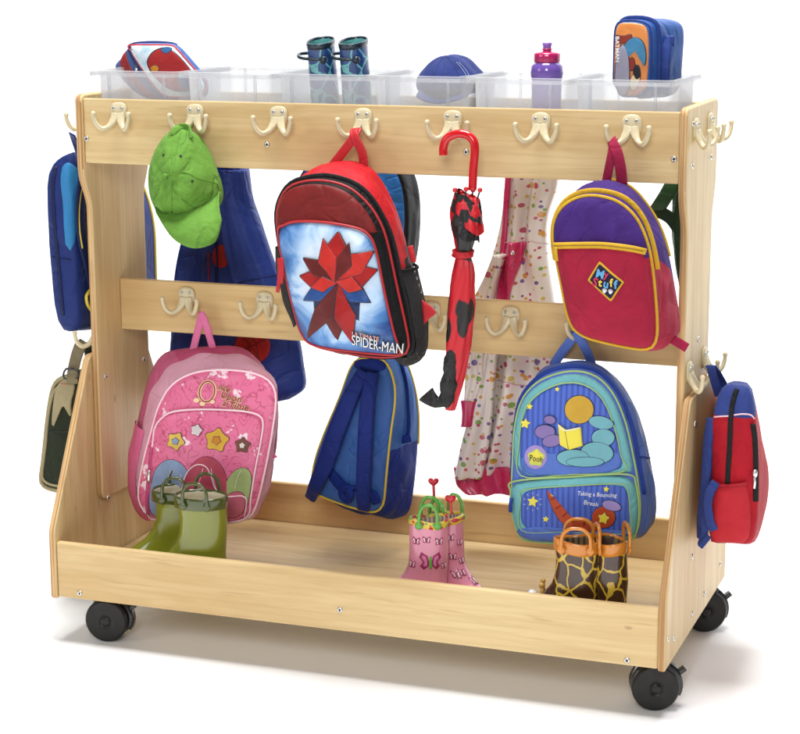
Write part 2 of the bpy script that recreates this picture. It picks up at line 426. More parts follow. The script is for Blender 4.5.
def patch(bag, name, pix, mat_, parent, off=.003, it=2, skirt=.004, label=None, rings_n=8, raw=False, dome=0):
    """a flat piece lying on a bag's front, given by its outline"""
    P = [tuple(bag.q(x, y).xz) for x, y in pix] if not raw else pix
    rad = Radial(P, it); n = 72
    rs = [.05]+[k/rings_n for k in range(1, rings_n)]+[.96, 1.0]
    R = []
    for r in rs:
        ring = []
        for k in range(n):
            x, z = rad.pt(2*math.pi*k/n, r)
            ring.append(Vector((x, bag.fy(x, z)-off*(1 if r < .97 else .75)-dome*(1-r**3), z)))
        R.append(ring)
    R.append([Vector((v.x, v.y+skirt, v.z)) for v in R[-1]])
    V, F = rings(R, True, False)
    o = ob(name, V, F, mat_, parent, label=label); o['_tmp'] = 1; del o['_tmp']
    return o, rad
def outlined(bag, name, shapes, parent, dark, base=.001, it=2, grow=1.07):
    for k, (pix, m_) in enumerate(shapes):
        cx = sum(p[0] for p in pix)/len(pix); cy = sum(p[1] for p in pix)/len(pix)
        gx = max(1.0, (max(p[0] for p in pix)-min(p[0] for p in pix))/2); gy = max(1.0, (max(p[1] for p in pix)-min(p[1] for p in pix))/2); w = .55
        patch(bag, name, [(cx+(x-cx)*(1+w/gx), cy+(y-cy)*(1+w/gy)) for x, y in pix], dark, parent, base+.00032*k, it, .0008)
        patch(bag, name, pix, m_, parent, base+.00032*k+.00026, it, .0008)
class Over:
    """surface of a patch lying on a bag, so more pieces can lie on it"""
    def __init__(s, bag, off, dome=0, rad=None): s.b, s.o, s.d, s.rad = bag, off, dome, rad
    def fy(s, x, z):
        y = s.b.fy(x, z)-s.o
        if s.d and s.rad is not None:
            dx, dz = x-s.rad.c[0], z-s.rad.c[1]; d = math.hypot(dx, dz)
            r = min(1, d/s.rad.at(math.atan2(dz, dx))) if d > 1e-9 else 0
            y -= s.d*(1-r**3)
        return y
    def q(s, px, py, off=0):
        y = s.b.Yf
        for _ in range(3):
            v = PY(px, py, y); y = s.fy(v.x, v.z)
        return Vector((v.x, y-off, v.z))
    @property
    def Yf(s): return s.b.Yf
def line(bag, name, pix, mat_, parent, rad=.0022, off=0, closed=False, n=6, sm=5, b=None, label=None):
    P = catmull([Vector((x, 0, y)) for x, y in pix], sm, closed)
    P = [bag.q(p.x, p.z, off) for p in P]
    V, F = sweep(P, rad, b, n, closed, smooth=0)
    return ob(name, V, F, mat_, parent, label=label)
def text(bag, name, s, px, py, hpx, ang, mat_, parent, off=.002, ext=.0006, shear=0, align='LEFT', bold=.0, xs=1.0, label=None):
    cu = bpy.data.curves.new('t', 'FONT'); cu.body = s; cu.align_x = align; cu.resolution_u = 3; cu.offset = bold; cu.shear = shear
    o = bpy.data.objects.new('t', cu); COL.objects.link(o)
    bpy.context.view_layer.update()
    me = o.to_mesh()
    a = bag.q(px, py); k = (bag.q(px, py-10)-a).length/10*hpx/.7
    ca, sa = math.cos(ang), math.sin(ang); V0 = []
    for v in me.vertices:
        u, w = v.co.x*k*xs, v.co.y*k; x, z = a.x+u*ca-w*sa, a.z+u*sa+w*ca
        V0.append(Vector((x, bag.fy(x, z)-off, z)))
    F0 = [tuple(p.vertices) for p in me.polygons]
    nv = len(V0); V = V0+[v+Vector((0, ext, 0)) for v in V0]
    cnt = {}
    for f in F0:
        for i in range(len(f)):
            e = (f[i], f[(i+1) % len(f)]); key = tuple(sorted(e)); cnt.setdefault(key, []).append(e)
    F = list(F0)+[tuple(reversed([i+nv for i in f])) for f in F0]
    for key, L in cnt.items():
        if len(L) == 1: i, j = L[0]; F.append((j, i, i+nv, j+nv))
    o.to_mesh_clear(); bpy.data.objects.remove(o); bpy.data.curves.remove(cu)
    return ob(name, V, F, mat_, parent, smooth=False, label=label)
def star(cx, cy, R, r=.45, a0=0, n=5):
    return [(cx+(R if k % 2 == 0 else R*r)*math.sin(a0+math.pi*k/n), cy-(R if k % 2 == 0 else R*r)*math.cos(a0+math.pi*k/n)) for k in range(2*n)]
def ell(cx, cy, a, b, n=16, rot=0):
    return [(cx+a*math.cos(t)*math.cos(rot)-b*math.sin(t)*math.sin(rot), cy+a*math.cos(t)*math.sin(rot)+b*math.sin(t)*math.cos(rot)) for t in (2*math.pi*k/n for k in range(n))]
def strap(name, pts, w, th, mat_, parent, normal=(0, -1, 0), twist=None, n=10, sm=6, label=None):
    P = [PY(*p) for p in pts]
    V, F = sweep(P, w, th, n, normal=normal, smooth=sm, twist=twist)
    return ob(name, V, F, mat_, parent, label=label)
# ------------------------------------------------------------------ shared materials
M_white = plast('studio_white', (.93, .93, .93, 1), .6)
WX, WY, WZ = wood('maple_long', 0, 1), wood('maple_deep', 1, 2), wood('maple_upright', 2, 3)
WX2, WX3 = wood('maple_long_warm', 0, 5, .98, 1.3), wood('maple_shelf', 0, 8, .95)
PE = {0: plyedge('ply_edge_x', 0), 1: plyedge('ply_edge_y', 1), 2: plyedge('ply_edge_z', 2)}
M_screw = metal('steel', (.62, .61, .58, 1), .28); M_dark = plast('dark_recess', (.03, .03, .03, 1), .5)
M_hook = plast('cream_hook', lin(208, 194, 158), .38, .12)
M_black = plast('black_plastic', (.008, .008, .008, 1), .28, .25)
M_black2 = plast('black_rubber', (.010, .009, .008, 1), .42, spec=.35)
M_zip = cloth('zipper_black', (.012, .012, .013), .7, scale=60)
M_clear = frosted('frosted_plastic')
M_silver = metal('zipper_metal', (.7, .7, .7, 1), .3)

# ------------------------------------------------------------------ the white ground
prof = [(-30, 0), (1.9, 0)]+[(2.4+1.2*math.sin(math.radians(k*6)), 1.2-1.2*math.cos(math.radians(k*6))) for k in range(16)]+[(3.6, 6)]
fl = ob('floor', [(x, y, z) for y, z in prof for x in (-14, 14)], [(2*k, 2*k+1, 2*k+3, 2*k+2) for k in range(len(prof)-1)], M_white)
tag(fl, None, None, kind='structure')

# ------------------------------------------------------------------ the rack
t = .0145; RW = 1.2192-4*t; D = .5658; ZB = .0916
rack = thing('coat_rack', (RW/2, D/2, 0), 'double sided birch plywood coat rack on black casters with cream hooks and a shoe shelf', 'coat rack')
def prism(name, yz, x0, x1, face, edge, parent, bv=.004):
    n = len(yz); V = [(x0, y, z) for y, z in yz]+[(x1, y, z) for y, z in yz]
    F = [tuple(range(n)), tuple(range(2*n-1, n-1, -1))]+[(i, (i+1) % n, n+(i+1) % n, n+i) for i in range(n)]
    o = ob(name, V, F, [face, edge], parent, smooth=True, mi=[0, 0]+[1]*n, bevel=bv, seg=3)
    o.modifiers['bevel'].angle_limit = math.radians(60); o.modifiers['bevel'].harden_normals = True
    return o
def board(name, x0, x1, y0, y1, z0, z1, face, edge, parent, bv=.0025):
    V, F = box(x0, x1, y0, y1, z0, z1)
    o = ob(name, V, F, [face, edge], parent, mi=[0]*6, bevel=bv, seg=3); o.modifiers['bevel'].harden_normals = True
    return o
def scurve(a, b, n=8):   # smooth step between two yz points
    return [(a[0]+(b[0]-a[0])*(.5-.5*math.cos(math.pi*k/n)), a[1]+(b[1]-a[1])*k/n) for k in range(n+1)]
def fillet(c, r, a0, a1, n=5):
    return [(c[0]+r*math.cos(a0+(a1-a0)*k/n), c[1]+r*math.sin(a0+(a1-a0)*k/n)) for k in range(n+1)]
YU0, YU1, YW0, YW1, ZT, ZU0 = .1415, .419, .170, .392, 1.062, .246
upr = fillet((YU0+.014, ZT-.014), .014, math.pi, math.pi/2)+fillet((YU1-.014, ZT-.014), .014, math.pi/2, 0) \
    + scurve((YU1, .918), (YW1, .835)) + fillet((YW1-.018, ZU0+.018), .018, 0, -math.pi/2) \
    + fillet((YW0+.018, ZU0+.018), .018, -math.pi/2, -math.pi) + scurve((YW0, .835), (YU0, .918))
for x0, x1 in ((-t, 0), (RW, RW+t)): prism('upright_panel', upr, x0, x1, WZ, PE[0], rack, .005)
trap = [(0.004, ZB), (0, ZB+.004), (0, .222), (.004, .236), (.160, .538), (.172, .546), (.394, .546), (.406, .538), (D-.004, .236), (D, .222), (D, ZB+.004), (D-.004, ZB)]
for x0, x1 in ((-2*t, -t-.0008), (RW+t+.0008, RW+2*t)): prism('side_panel', trap, x0, x1, WZ, PE[0], rack, .004)
for y0 in (.149, .3965): board('hook_rail', .0004, RW-.0004, y0, y0+t, .930, 1.054, WX, PE[1], rack)
board('hook_rail', .0004, RW-.0004, .271, .271+t, .581, .685, WX2, PE[1], rack)
board('tray_shelf', .0006, RW-.0006, .149+t+.0004, .3961, .936, .946, WX3, PE[1], rack, .001)
xa, xb = -t-.0004, RW+t+.0004
board('front_board', xa, xb, .004, .004+t, ZB+.003, .2065, WX, PE[1], rack, .004)
board('rear_board', xa, xb, D-.004-t, D-.004, ZB+.003, .2065, WX2, PE[1], rack, .004)
board('bottom_shelf', xa, xb, .004+t+.0004, D-.004-t-.0004, ZB+.006, .106, WX3, PE[1], rack, .001)
board('raised_shelf', -t+.002, RW+t-.002, .262, D-.004-t-.002, .1064, .119, WX3, PE[1], rack, .002)

def screw(parent, loc=(0, 0, 0), rot=None, r=.0045):
    T = Matrix.Translation(Vector(loc)) @ (rot or Matrix.Rotation(math.radians(90), 4, 'X'))
    m = MB(); m.add(*lathe([(r, 0), (r, .0012), (r*.8, .0022), (r*.45, .0026), (r*.42, .0012), (.0004, .0012)], 16, T, False), 0)
    m.add(*lathe([(r*.40, .0014), (.0003, .0015)], 8, T, False), 1)
    return m.ob('screw', [M_screw, M_dark], parent, local=True)
# the hook: egg shaped plate, two curled prongs with ball ends
def make_hook():
    m = MB(); prof = []
    R = []
    for s, y in ((1.0, 0), (1.0, -.0022), (.93, -.004), (.7, -.0056), (.35, -.0064), (.05, -.0066)):
        ring = []
        for k in range(32):
            a = 2*math.pi*k/32; wx = .0180*(1+.16*math.sin(a))*math.copysign(abs(math.cos(a))**.85, math.cos(a)); wz = .0200*math.copysign(abs(math.sin(a))**.8, math.sin(a))-.001
            ring.append(Vector((wx*s, y, wz*s)))
        R.append(ring)
    m.add(*rings(R))
    for sgn in (-1, 1):
        path = [(sgn*.0045, -.003, -.003), (sgn*.0085, -.0085, -.0165), (sgn*.0155, -.0165, -.0275), (sgn*.0245, -.0245, -.0305), (sgn*.0325, -.0305, -.0225), (sgn*.0368, -.033, -.0105), (sgn*.0375, -.0335, -.003)]
        m.add(*sweep(path, lambda f: .0040+.0048*max(0, 1-f*2.6)+.0010*(1-f), lambda f: .0058-.0022*f, 12, normal=(0, -1, .6)))
        m.add(*ball((sgn*.0375, -.0335, -.0015), .0050))
    h = m.ob('coat_hook', M_hook, rack, local=True)
    for sx in (-.0085, .0085): screw(h, (sx, -.0050, .0075), r=.0036)
    return h
hook0 = make_hook(); rl = rack.location
first = [True]
def hook(loc, rz=0):
    l = Vector(loc)-rl
    if first[0]: hook0.location = l; hook0.rotation_euler = (0, 0, rz); first[0] = False; return hook0
    return dup(hook0, rack, l, rz)
for px, py in [(119, 111), (195.5, 114), (279, 118), (363.5, 121), (453, 123), (541, 128), (632, 129)]:
    p = PY(px, py, .149); hook((p.x, .149, 1.030))
for px, py in [(187, 297), (265, 303), (432, 312), (511, 318)]:
    p = PY(px, py, .271); hook((p.x, .271, .657))
hook((.48, .271, .657)); hook((.978, .271, .657))
xr = RW+t
hook((xr, .205, 1.022), math.pi/2); hook((xr, .335, 1.022), math.pi/2)
hook((xr+.0001, .205, .588), math.pi/2); hook((xr+.0001, .345, .588), math.pi/2)
hook((-t, .205, 1.022), -math.pi/2); hook((-t, .335, 1.022), -math.pi/2)
hook((-t, .205, .590), -math.pi/2); hook((-t, .345, .590), -math.pi/2)
# bolts
def bolt_y(px, py, y, r=.0055):
    p = PY(px, py, y); screw(rack, Vector((p.x, y, p.z))-rl, r=r)
def bolt_x(px, py, x, sgn, r=.0055):
    p = PX(px, py, x); screw(rack, Vector((x, p.y, p.z))-rl, Matrix.Rotation(math.radians(90)*sgn, 4, 'Y'), r)
for px, py in [(86.5, 138.5), (267, 144.5), (466, 152), (674, 159)]: bolt_y(px, py, .149)
for px, py in [(79.7, 593.3), (340, 610), (627, 660.5)]: bolt_y(px, py, .004)
for px, py in [(693, 124), (711, 116), (692, 166), (711, 157), (698, 339)]: bolt_x(px, py, xr, 1)
for px, py in [(695, 424), (692, 557), (720, 564), (704, 594), (692, 614), (668, 639.5), (674, 639)]: bolt_x(px, py, RW+2*t, 1)
for px, py in [(105.7, 376.4), (143.6, 359.5), (108, 498)]: bolt_x(px, py, 0, 1)

# casters: twin wheels, hood between, brake pedal
def make_caster():
    e = bpy.data.objects.new('caster', None); COL.objects.link(e); e.parent = rack; e.empty_display_size = .02
    RX = Matrix.Rotation(math.radians(90), 4, 'X')
    m = MB()
    V, F = box(-.024, .024, -.024, .024, .083, .0905); m.add(V, F)
    # hood: half disc between the wheels that also caps them
    R = []
    for y, r in ((-.0095, .040), (-.009, .0465), (.009, .0465), (.0095, .040)):
        R.append([Vector((.004+r*math.cos(a), y, .043+r*math.sin(a))) for a in [math.radians(-25+k*(230/23)) for k in range(24)]])
    m.add(*rings(R))
    m.add(*lathe([(.011, .06), (.011, .084)], 16))
    m.ob('hood', M_black, e, local=True)
    for s in (-1, 1):
        w = MB(); T = Matrix.Translation((0, s*.0105, .043)) @ (RX if s < 0 else Matrix.Rotation(math.radians(-90), 4, 'X'))
        w.add(*lathe([(.040, 0), (.0425, .002), (.043, .008), (.0425, .0125), (.0405, .0152), (.0385, .0160), (.0370, .0157), (.020, .0172), (.0105, .0176), (.0102, .0168), (.0095, .0168), (.0088, .0186), (.004, .0190), (.0004, .019)], 48, T, True, False))
        wo = w.ob('wheel', M_black2, e, local=True)
    b = MB(); Rm = Matrix.Translation((.045, 0, .066)) @ Matrix.Rotation(math.radians(-38), 4, 'Y')
    V, F = box(-.012, .012, -.007, .007, -.005, .004); b.add(V, F, 0, Rm); b.ob('brake_pedal', M_black, e, local=True, bevel=.0015, smooth=False)
    return e
c0 = make_caster()
spots = [(.066, .062, math.radians(8)), (RW-.004, .068, math.radians(20)), (RW-.002, D-.062, math.radians(24)), (.066, D-.062, math.radians(60))]
for i, (x, y, a) in enumerate(spots):
    c = c0 if i == 0 else dup(c0, rack)
    c.location = Vector((x, y, 0))-rl; c.rotation_euler = (0, 0, a)

# ------------------------------------------------------------------ clear trays
def rrect(cx, cy, hx, hy, r, z, n=5):
    P = []
    for sx, sy, a0 in ((1, 1, 0), (-1, 1, 90), (-1, -1, 180), (1, -1, 270)):
        for k in range(n+1):
            a = math.radians(a0+90*k/n); P.append(Vector((cx+sx*(hx-r)+r*math.cos(a), cy+sy*(hy-r)+r*math.sin(a), z)))
    return P
def make_tray(label):
    z0, z1 = .0006, .160
    R = [rrect(0, 0, .0775, .094, .012, z0), rrect(0, 0, .081, .0985, .013, z0+.003), rrect(0, 0, .0855, .1035, .014, z1-.004), rrect(0, 0, .0885, .116, .014, z1-.0035),
         rrect(0, 0, .0925, .124, .012, z1-.0035), rrect(0, 0, .0935, .125, .012, z1-.010), rrect(0, 0, .0943, .1258, .012, z1-.010), rrect(0, 0, .0943, .1258, .012, z1-.0012), rrect(0, 0, .0935, .125, .012, z1),
         rrect(0, 0, .086, .1045, .014, z1), rrect(0, 0, .0842, .1022, .014, z1-.003), rrect(0, 0, .0795, .097, .013, z0+.006), rrect(0, 0, .0765, .093, .012, z0+.003)]
    m = MB(); m.add(*rings(R))
    for sy in (-1, 1):
        for x in (-.058, .058):
            V = [Vector((x+dx, sy*(yy), z)) for z, yy in ((.004, .0990), (.155, .1037)) for dx in (-.002, .002)]
            V2 = [Vector((v.x, v.y+sy*.006, v.z)) for v in V]
            m.add(V+V2, [(0, 1, 3, 2), (4, 6, 7, 5), (0, 4, 5, 1), (2, 3, 7, 6), (0, 2, 6, 4), (1, 5, 7, 3)])
    o = m.ob('storage_tray', M_clear, None, local=True)
    return tag(o, label, 'tray', 'clear trays along the top of the rack')
TL = ['frosted clear tray holding the red and blue lunch bag, leftmost on the rack',
      'empty frosted clear tray between the lunch bag tray and the blue boots tray',
      'frosted clear tray holding a pair of patterned blue rubber boots',
      'frosted clear tray holding the navy cap',
      'frosted clear tray holding the purple water bottle',
      'frosted clear tray holding the orange and blue lunch bag, rightmost on the rack']
TX = [.012+.0955+.1895*k for k in range(6)]; TY = .2720; TZ = .947
tr0 = None
for k in range(6):
    if k == 0: tr = tr0 = make_tray(TL[0])
    else: tr = dup(tr0); tr['label'] = TL[k]
    tr.location = (TX[k], TY, TZ)
# ================================================================== things hung on the front rail
def face_fn(*a): return None
R_red = cloth('nylon_red', lin(205, 28, 40), .5, .12, .35, 18, spec=.4)
# ---- red and black backpack with a printed front
def rb():
    T = thing('backpack', PY(345, 260, .05), 'red and black child backpack with a printed blue front pocket on a front hook', 'backpack', 'backpacks hanging on the rack')
    blk = cloth('nylon_black', (.011, .011, .012), .6, .2, .4, 24, sheen=0, spec=.14); net = meshnet('net_black', (.012, .012, .013, 1), 330, .25)
    dk = cloth('dark_red_print', lin(126, 26, 24), .55, .25, .3, 22)
    front = [(275, 228), (275, 208), (282, 191), (293, 183), (315, 179.5), (338, 183), (354, 191), (371, 208), (382, 228), (388, 250), (396, 289), (405, 328), (409, 350), (402, 357), (380, 359), (357, 356), (315, 349), (301, 339), (293, 311), (282, 267)]
    back = [(288, 205), (297, 186), (315, 170), (335, 161), (358, 160), (376, 170), (392, 198), (402, 225), (410, 260), (420, 289), (427, 318), (424, 342), (410, 352), (370, 352), (330, 345), (305, 332), (290, 300), (284, 250)]
    B = Bag(front, .0, .022, amp=.004, seed=1)
    zc = PY(405, 262, .06).z; ky = -.6
    two = cloth('nylon_black_and_red', (.011, .011, .012), .55, .14, .4, 20, sheen=0, spec=.2, split=(lin(205, 28, 40), ky, 1, (zc-T.location.z)+ky*(.06-T.location.y)))
    B.build('body', [blk, two], T, back, .112, bulge=.008, fn=lambda k, x, z, t, th: 1 if (k != 'front' and t > .16) else 0)
    o, r = patch(B, 'upper_panel', [(277, 226), (277.5, 209), (284, 194), (295, 186), (315, 183), (336, 186.5), (351, 194), (366, 210), (376, 228), (380, 240), (372, 232), (356, 226), (322, 221), (297, 221), (283, 228), (278, 234)], dk, T, .003)
    # pocket
    pp = [(278, 232), (284, 225), (297, 221.5), (322, 222), (353, 227), (368, 234), (376, 250), (384, 289), (394, 333), (400, 351), (396, 355), (357, 352), (315, 345.5), (302, 334), (294, 309), (284, 267)]
    pr = burst('blue_white_burst', PY(340, 275, 0)-T.location)
    o, rad = patch(B, 'front_pocket', pp, pr, T, .007, dome=.008, skirt=.012)
    O = Over(B, .007, .008, rad)
    # plain colour shapes of the print
    red = cloth('print_red', lin(180, 34, 34), .35, .35, .25, 30, weave=False); nav = cloth('print_navy', lin(36, 52, 98), .35, .4, .25, 30, weave=False); mar = cloth('print_maroon', lin(110, 34, 32), .4, .3, .2, 30, weave=False)
    # an angular burst of shards in the colours of the print
    c0_ = (337, 282); rs_ = random.Random(11); shards = []
    ol = plast('print_outline', (.03, .02, .03, 1), .4); lt = cloth('print_bright_red', lin(214, 52, 44), .35, .3, .25, 30, weave=False); bl2 = cloth('print_mid_blue', lin(48, 88, 158), .35, .3, .25, 30, weave=False)
    for ang, R_, wd_, m_ in [(150, 44, .30, nav), (212, 42, .32, nav), (185, 58, .26, mar), (120, 40, .26, bl2), (242, 38, .26, bl2), (166, 66, .16, red), (203, 64, .15, mar), (280, 38, .30, red), (75, 44, .28, red), (310, 42, .24, mar), (45, 50, .24, lt), (0, 52, .30, red), (338, 46, .2, lt), (22, 42, .2, mar), (262, 26, .3, lt), (98, 28, .3, lt)]:
        a_ = math.radians(ang); d_ = (math.sin(a_), -math.cos(a_)); n_ = (d_[1], -d_[0]); sk_ = rs_.uniform(-.12, .12)
        P_ = lambda f, w: (c0_[0]+d_[0]*R_*f+n_[0]*R_*w, c0_[1]+d_[1]*R_*f+n_[1]*R_*w)
        shards.append(([P_(1, sk_), P_(.55, wd_), P_(.30, wd_*.55), P_(-.06, .04), P_(.30, -wd_*.6), P_(.50, -wd_)], m_))
    outlined(O, 'printed_shape', shards, T, ol, .0009, 0)
    wl = plast('print_white', (.85, .85, .85, 1), .4); bl = plast('print_black', (.02, .02, .025, 1), .4)
    an = math.radians(-9)
    text(O, 'printed_text', 'SPIDER-MAN', 353, 344, 9.2, an, bl, T, .0046, xs=.58, bold=.04)
    text(O, 'printed_text', 'SPIDER-MAN', 353, 344, 9.2, an, wl, T, .0066, xs=.58, bold=-.006)
    text(O, 'printed_text', 'ULTIMATE', 353, 334.8, 4.0, an, bl, T, .0046, xs=1.0, bold=.08)
    text(O, 'printed_text', 'ULTIMATE', 353, 334.8, 4.0, an, plast('print_pale_red', lin(226, 170, 170), .4), T, .0064, xs=1.0, bold=.0)
    pip = plast('piping_red', lin(170, 30, 36), .4)
    line(O, 'piping', pp, pip, T, .0024, .0, True)
    pth = [B.fr(2*math.pi*k/90, .995, .001) for k in range(90)]
    ob('piping', *sweep(pth, .0026, None, 6, True, smooth=0), pip, T)
    ob('zipper', *sweep([B.side(math.radians(a), .10, .0015) for a in range(-50, 232, 4)], .0055, .002, 8, normal=None, smooth=0), M_zip, T)
    # side mesh pocket and its bulge (right) and the pull tabs
    R = []
    for t in (.20, .35, .5, .65, .8, .95):
        pass
    V = []; F = []
    angs = [math.radians(a) for a in range(-58, 6, 4)]; ts = [.18, .3, .45, .6, .75, .9, .99]
    for a in angs:
        for t in ts: V.append(B.side(a, t, .004+.012*math.sin(math.pi*(t-.18)/.81)))
    n = len(ts)
    for i in range(len(angs)-1):
        for j in range(n-1): F.append((i*n+j, i*n+j+1, (i+1)*n+j+1, (i+1)*n+j))
    ob('mesh_pocket', V, F, net, T)
    ob('pocket_hem', *sweep([V[(len(angs)-1)*n+j] for j in range(n)], .003, None, 6, smooth=4), blk, T)
    V = []
    angs = [math.radians(a) for a in range(168, 232, 4)]; F = []
    for a in angs:
        for t in ts: V.append(B.side(a, t, .003+.008*math.sin(math.pi*(t-.18)/.81)))
    for i in range(len(angs)-1):
        for j in range(n-1): F.append((i*n+j, i*n+j+1, (i+1)*n+j+1, (i+1)*n+j))
    ob('mesh_pocket', V, F, net, T)
    for pts in ([(280, 258, -.022), (281, 268, -.024), (280, 283, -.022)], [(281.5, 262, -.023), (279.5, 278, -.023), (277.5, 292, -.020)]):
        strap('zipper_pull', pts, .0062 if pts[0][0] < 281 else .0035, .002, R_red, T, sm=4)
    strap('zipper_pull', [(410, 246, .055), (412, 254, .053), (413.5, 262, .053)], .0055, .002, R_red, T, sm=4)
    strap('side_strap', [(423, 312, .05), (430, 312, .05), (436, 313.5, .05)], lambda f: .022*(1-f)+.001, .0015, R_red, T, sm=3)
    # handle
    strap('handle', [(332, 166, .105), (343, 152, .105), (352, 140, .104), (356, 131.5, .112), (358, 128.5, .121)], .0085, .0014, R_red, T)
    strap('handle', [(364, 166, .102), (362, 152, .100), (356, 140, .100), (353.5, 133, .106), (355, 128.5, .118)], .0085, .0014, R_red, T)
rb()

# ---- purple and magenta backpack with yellow piping
def pb():
    T = thing('backpack', PY(610, 260, .05), 'purple and magenta child backpack with yellow piping and a My Stuff diamond patch', 'backpack', 'backpacks hanging on the rack')
    pu = cloth('canvas_purple', lin(70, 38, 122), .85, .22, .45, 26); mg = cloth('canvas_magenta', lin(176, 30, 62), .8, .22, .5, 20)
    ye = cloth('trim_yellow', lin(222, 176, 40), .6, .15, .2, 50)
    front = [(551, 224), (559, 207), (574.5, 197), (593, 194), (618, 200), (637, 217), (648, 243), (653, 271), (657.5, 324), (656, 346), (646, 352), (612, 346), (577.6, 337), (566.6, 321), (559, 280), (552, 246)]
    back = [(578, 200), (590, 186), (609, 178.5), (631, 185), (650, 208), (662, 230), (670, 258), (676, 293), (682, 328), (677, 338), (660, 346), (620, 340), (585, 328), (572, 300), (566, 240)]
    B = Bag(front, .0, .018, amp=.0055, freq=11, seed=4)
    z1 = PY(603, 247, -.01).z-.004; ky = .62
    two = cloth('canvas_magenta_and_purple', lin(176, 30, 62), .85, .22, .5, 22, split=(lin(70, 38, 122), ky, 1, (z1-T.location.z)+ky*(.012-T.location.y)))
    B.build('body', [pu, two], T, back, .115, bulge=.006, samp=.010, fn=lambda k, x, z, t, th: 1 if (k != 'front' or z < z1-.012) else 0)
    # pocket on the lower front
    pk = [(553.5, 247), (575, 246.5), (603, 246.5), (630, 249.5), (644, 252), (648.5, 271), (653.5, 324), (652, 343.5), (645, 348), (612, 342.5), (580, 334), (569.5, 320), (562, 280)]
    o, rad = patch(B, 'front_pocket', pk, mg, T, .004, it=1, dome=.006, skirt=.008)
    O = Over(B, .004, .006, rad)
    line(B, 'zipper', [(553, 245.5), (575, 245), (603, 245), (630, 248), (646, 251.5)], ye, T, .0058, .0045, b=.0024)
    line(B, 'zipper_seam', [(555, 245.3), (575, 244.8), (603, 244.8), (630, 247.8), (644, 250.8)], cloth('seam_brown', lin(150, 110, 30), .7), T, .0009, .0070)
    pth = [B.fr(math.radians(a), .990, .0015) for a in range(0, 360, 4)]
    ob('piping', *sweep(pth, .0029, None, 6, True, smooth=0), ye, T)
    ob('zipper', *sweep([B.side(math.radians(a), .09, .0018) for a in range(6, 172, 4)], .0058, .0020, 8, smooth=0), ye, T)
    ob('piping', *sweep([B.side(math.radians(a), 1, .001) for a in range(16, 150, 4)], .0026, None, 6, smooth=0), ye, T)
    strap('zipper_pull', [(555.5, 247, -.022), (556, 254, -.023), (557, 261, -.022)], .0028, .0016, ye, T, sm=4)
    # diamond patch
    dm = [(599.5, 262.5), (623, 282), (611, 300), (589, 280)]
    nv = cloth('patch_navy', lin(38, 28, 62), .7, .2, .2)
    od, rd = patch(O, 'emblem', [(599.5, 261), (624.5, 282), (611.2, 301.8), (587.6, 280)], ye, T, .0015, it=0, skirt=.0015)
    patch(O, 'emblem_field', [(599.6, 263.6), (622, 282.2), (610.9, 299.2), (590, 280)], nv, T, .0024, it=0, skirt=.001)
    bl = plast('thread_blue', lin(88, 160, 205), .6); rd_ = plast('thread_red', lin(190, 40, 70), .6); yl = plast('thread_yellow', lin(230, 195, 60), .6); wh = plast('thread_white', (.8, .78, .8, 1), .6)
    a = math.radians(-14)
    for ch, x, y, h, m_, r in [('M', 595.6, 276.2, 8.0, bl, -12), ('y', 604.2, 277.0, 7, rd_, -8), ('S', 592.0, 284.4, 8.0, rd_, -16), ('t', 598.6, 285.6, 7.4, yl, -4), ('u', 603.2, 286.6, 8, bl, -10), ('f', 610.4, 286.2, 7.6, yl, 4), ('f', 614.6, 288.2, 8, bl, 4)]:
        text(O, 'stitched_letter', ch, x, y, h, math.radians(r), m_, T, .0034, bold=.03)
    for cx, cy in ((604.8, 291.3), (610.8, 292.2)):
        patch(O, 'stitched_hand', ell(cx, cy, 1.7, 1.6, 10), wh, T, .0032, skirt=.0008)
        for k in range(5):
            aa = math.radians(-60+30*k+8); L = (2.9, 3.4, 3.5, 3.3, 2.9)[k]
            line(O, 'stitched_hand', [(cx+1.2*math.sin(aa), cy-1.2*math.cos(aa)), (cx+L*math.sin(aa), cy-L*math.cos(aa))], wh, T, .0006, .0034, sm=2)
    # handle of two webbing ends, and a stray strap end
    wb = cloth('webbing_magenta', lin(168, 30, 70), .7, .15, .3, 60)
    strap('handle', [(606, 183, .108), (609, 168, .104), (612, 153, .104), (613, 145, .112), (613.5, 139.5, .121)], .0080, .0014, wb, T)
    strap('handle', [(622, 184, .105), (620.5, 168, .100), (617, 152, .100), (613, 144, .106), (611.5, 139.5, .118)], .0098, .0014, wb, T)
    strap('strap_end', [(670, 338, .08), (679, 343, .075), (687, 348, .072)], .0085, .0016, wb, T)
pb()

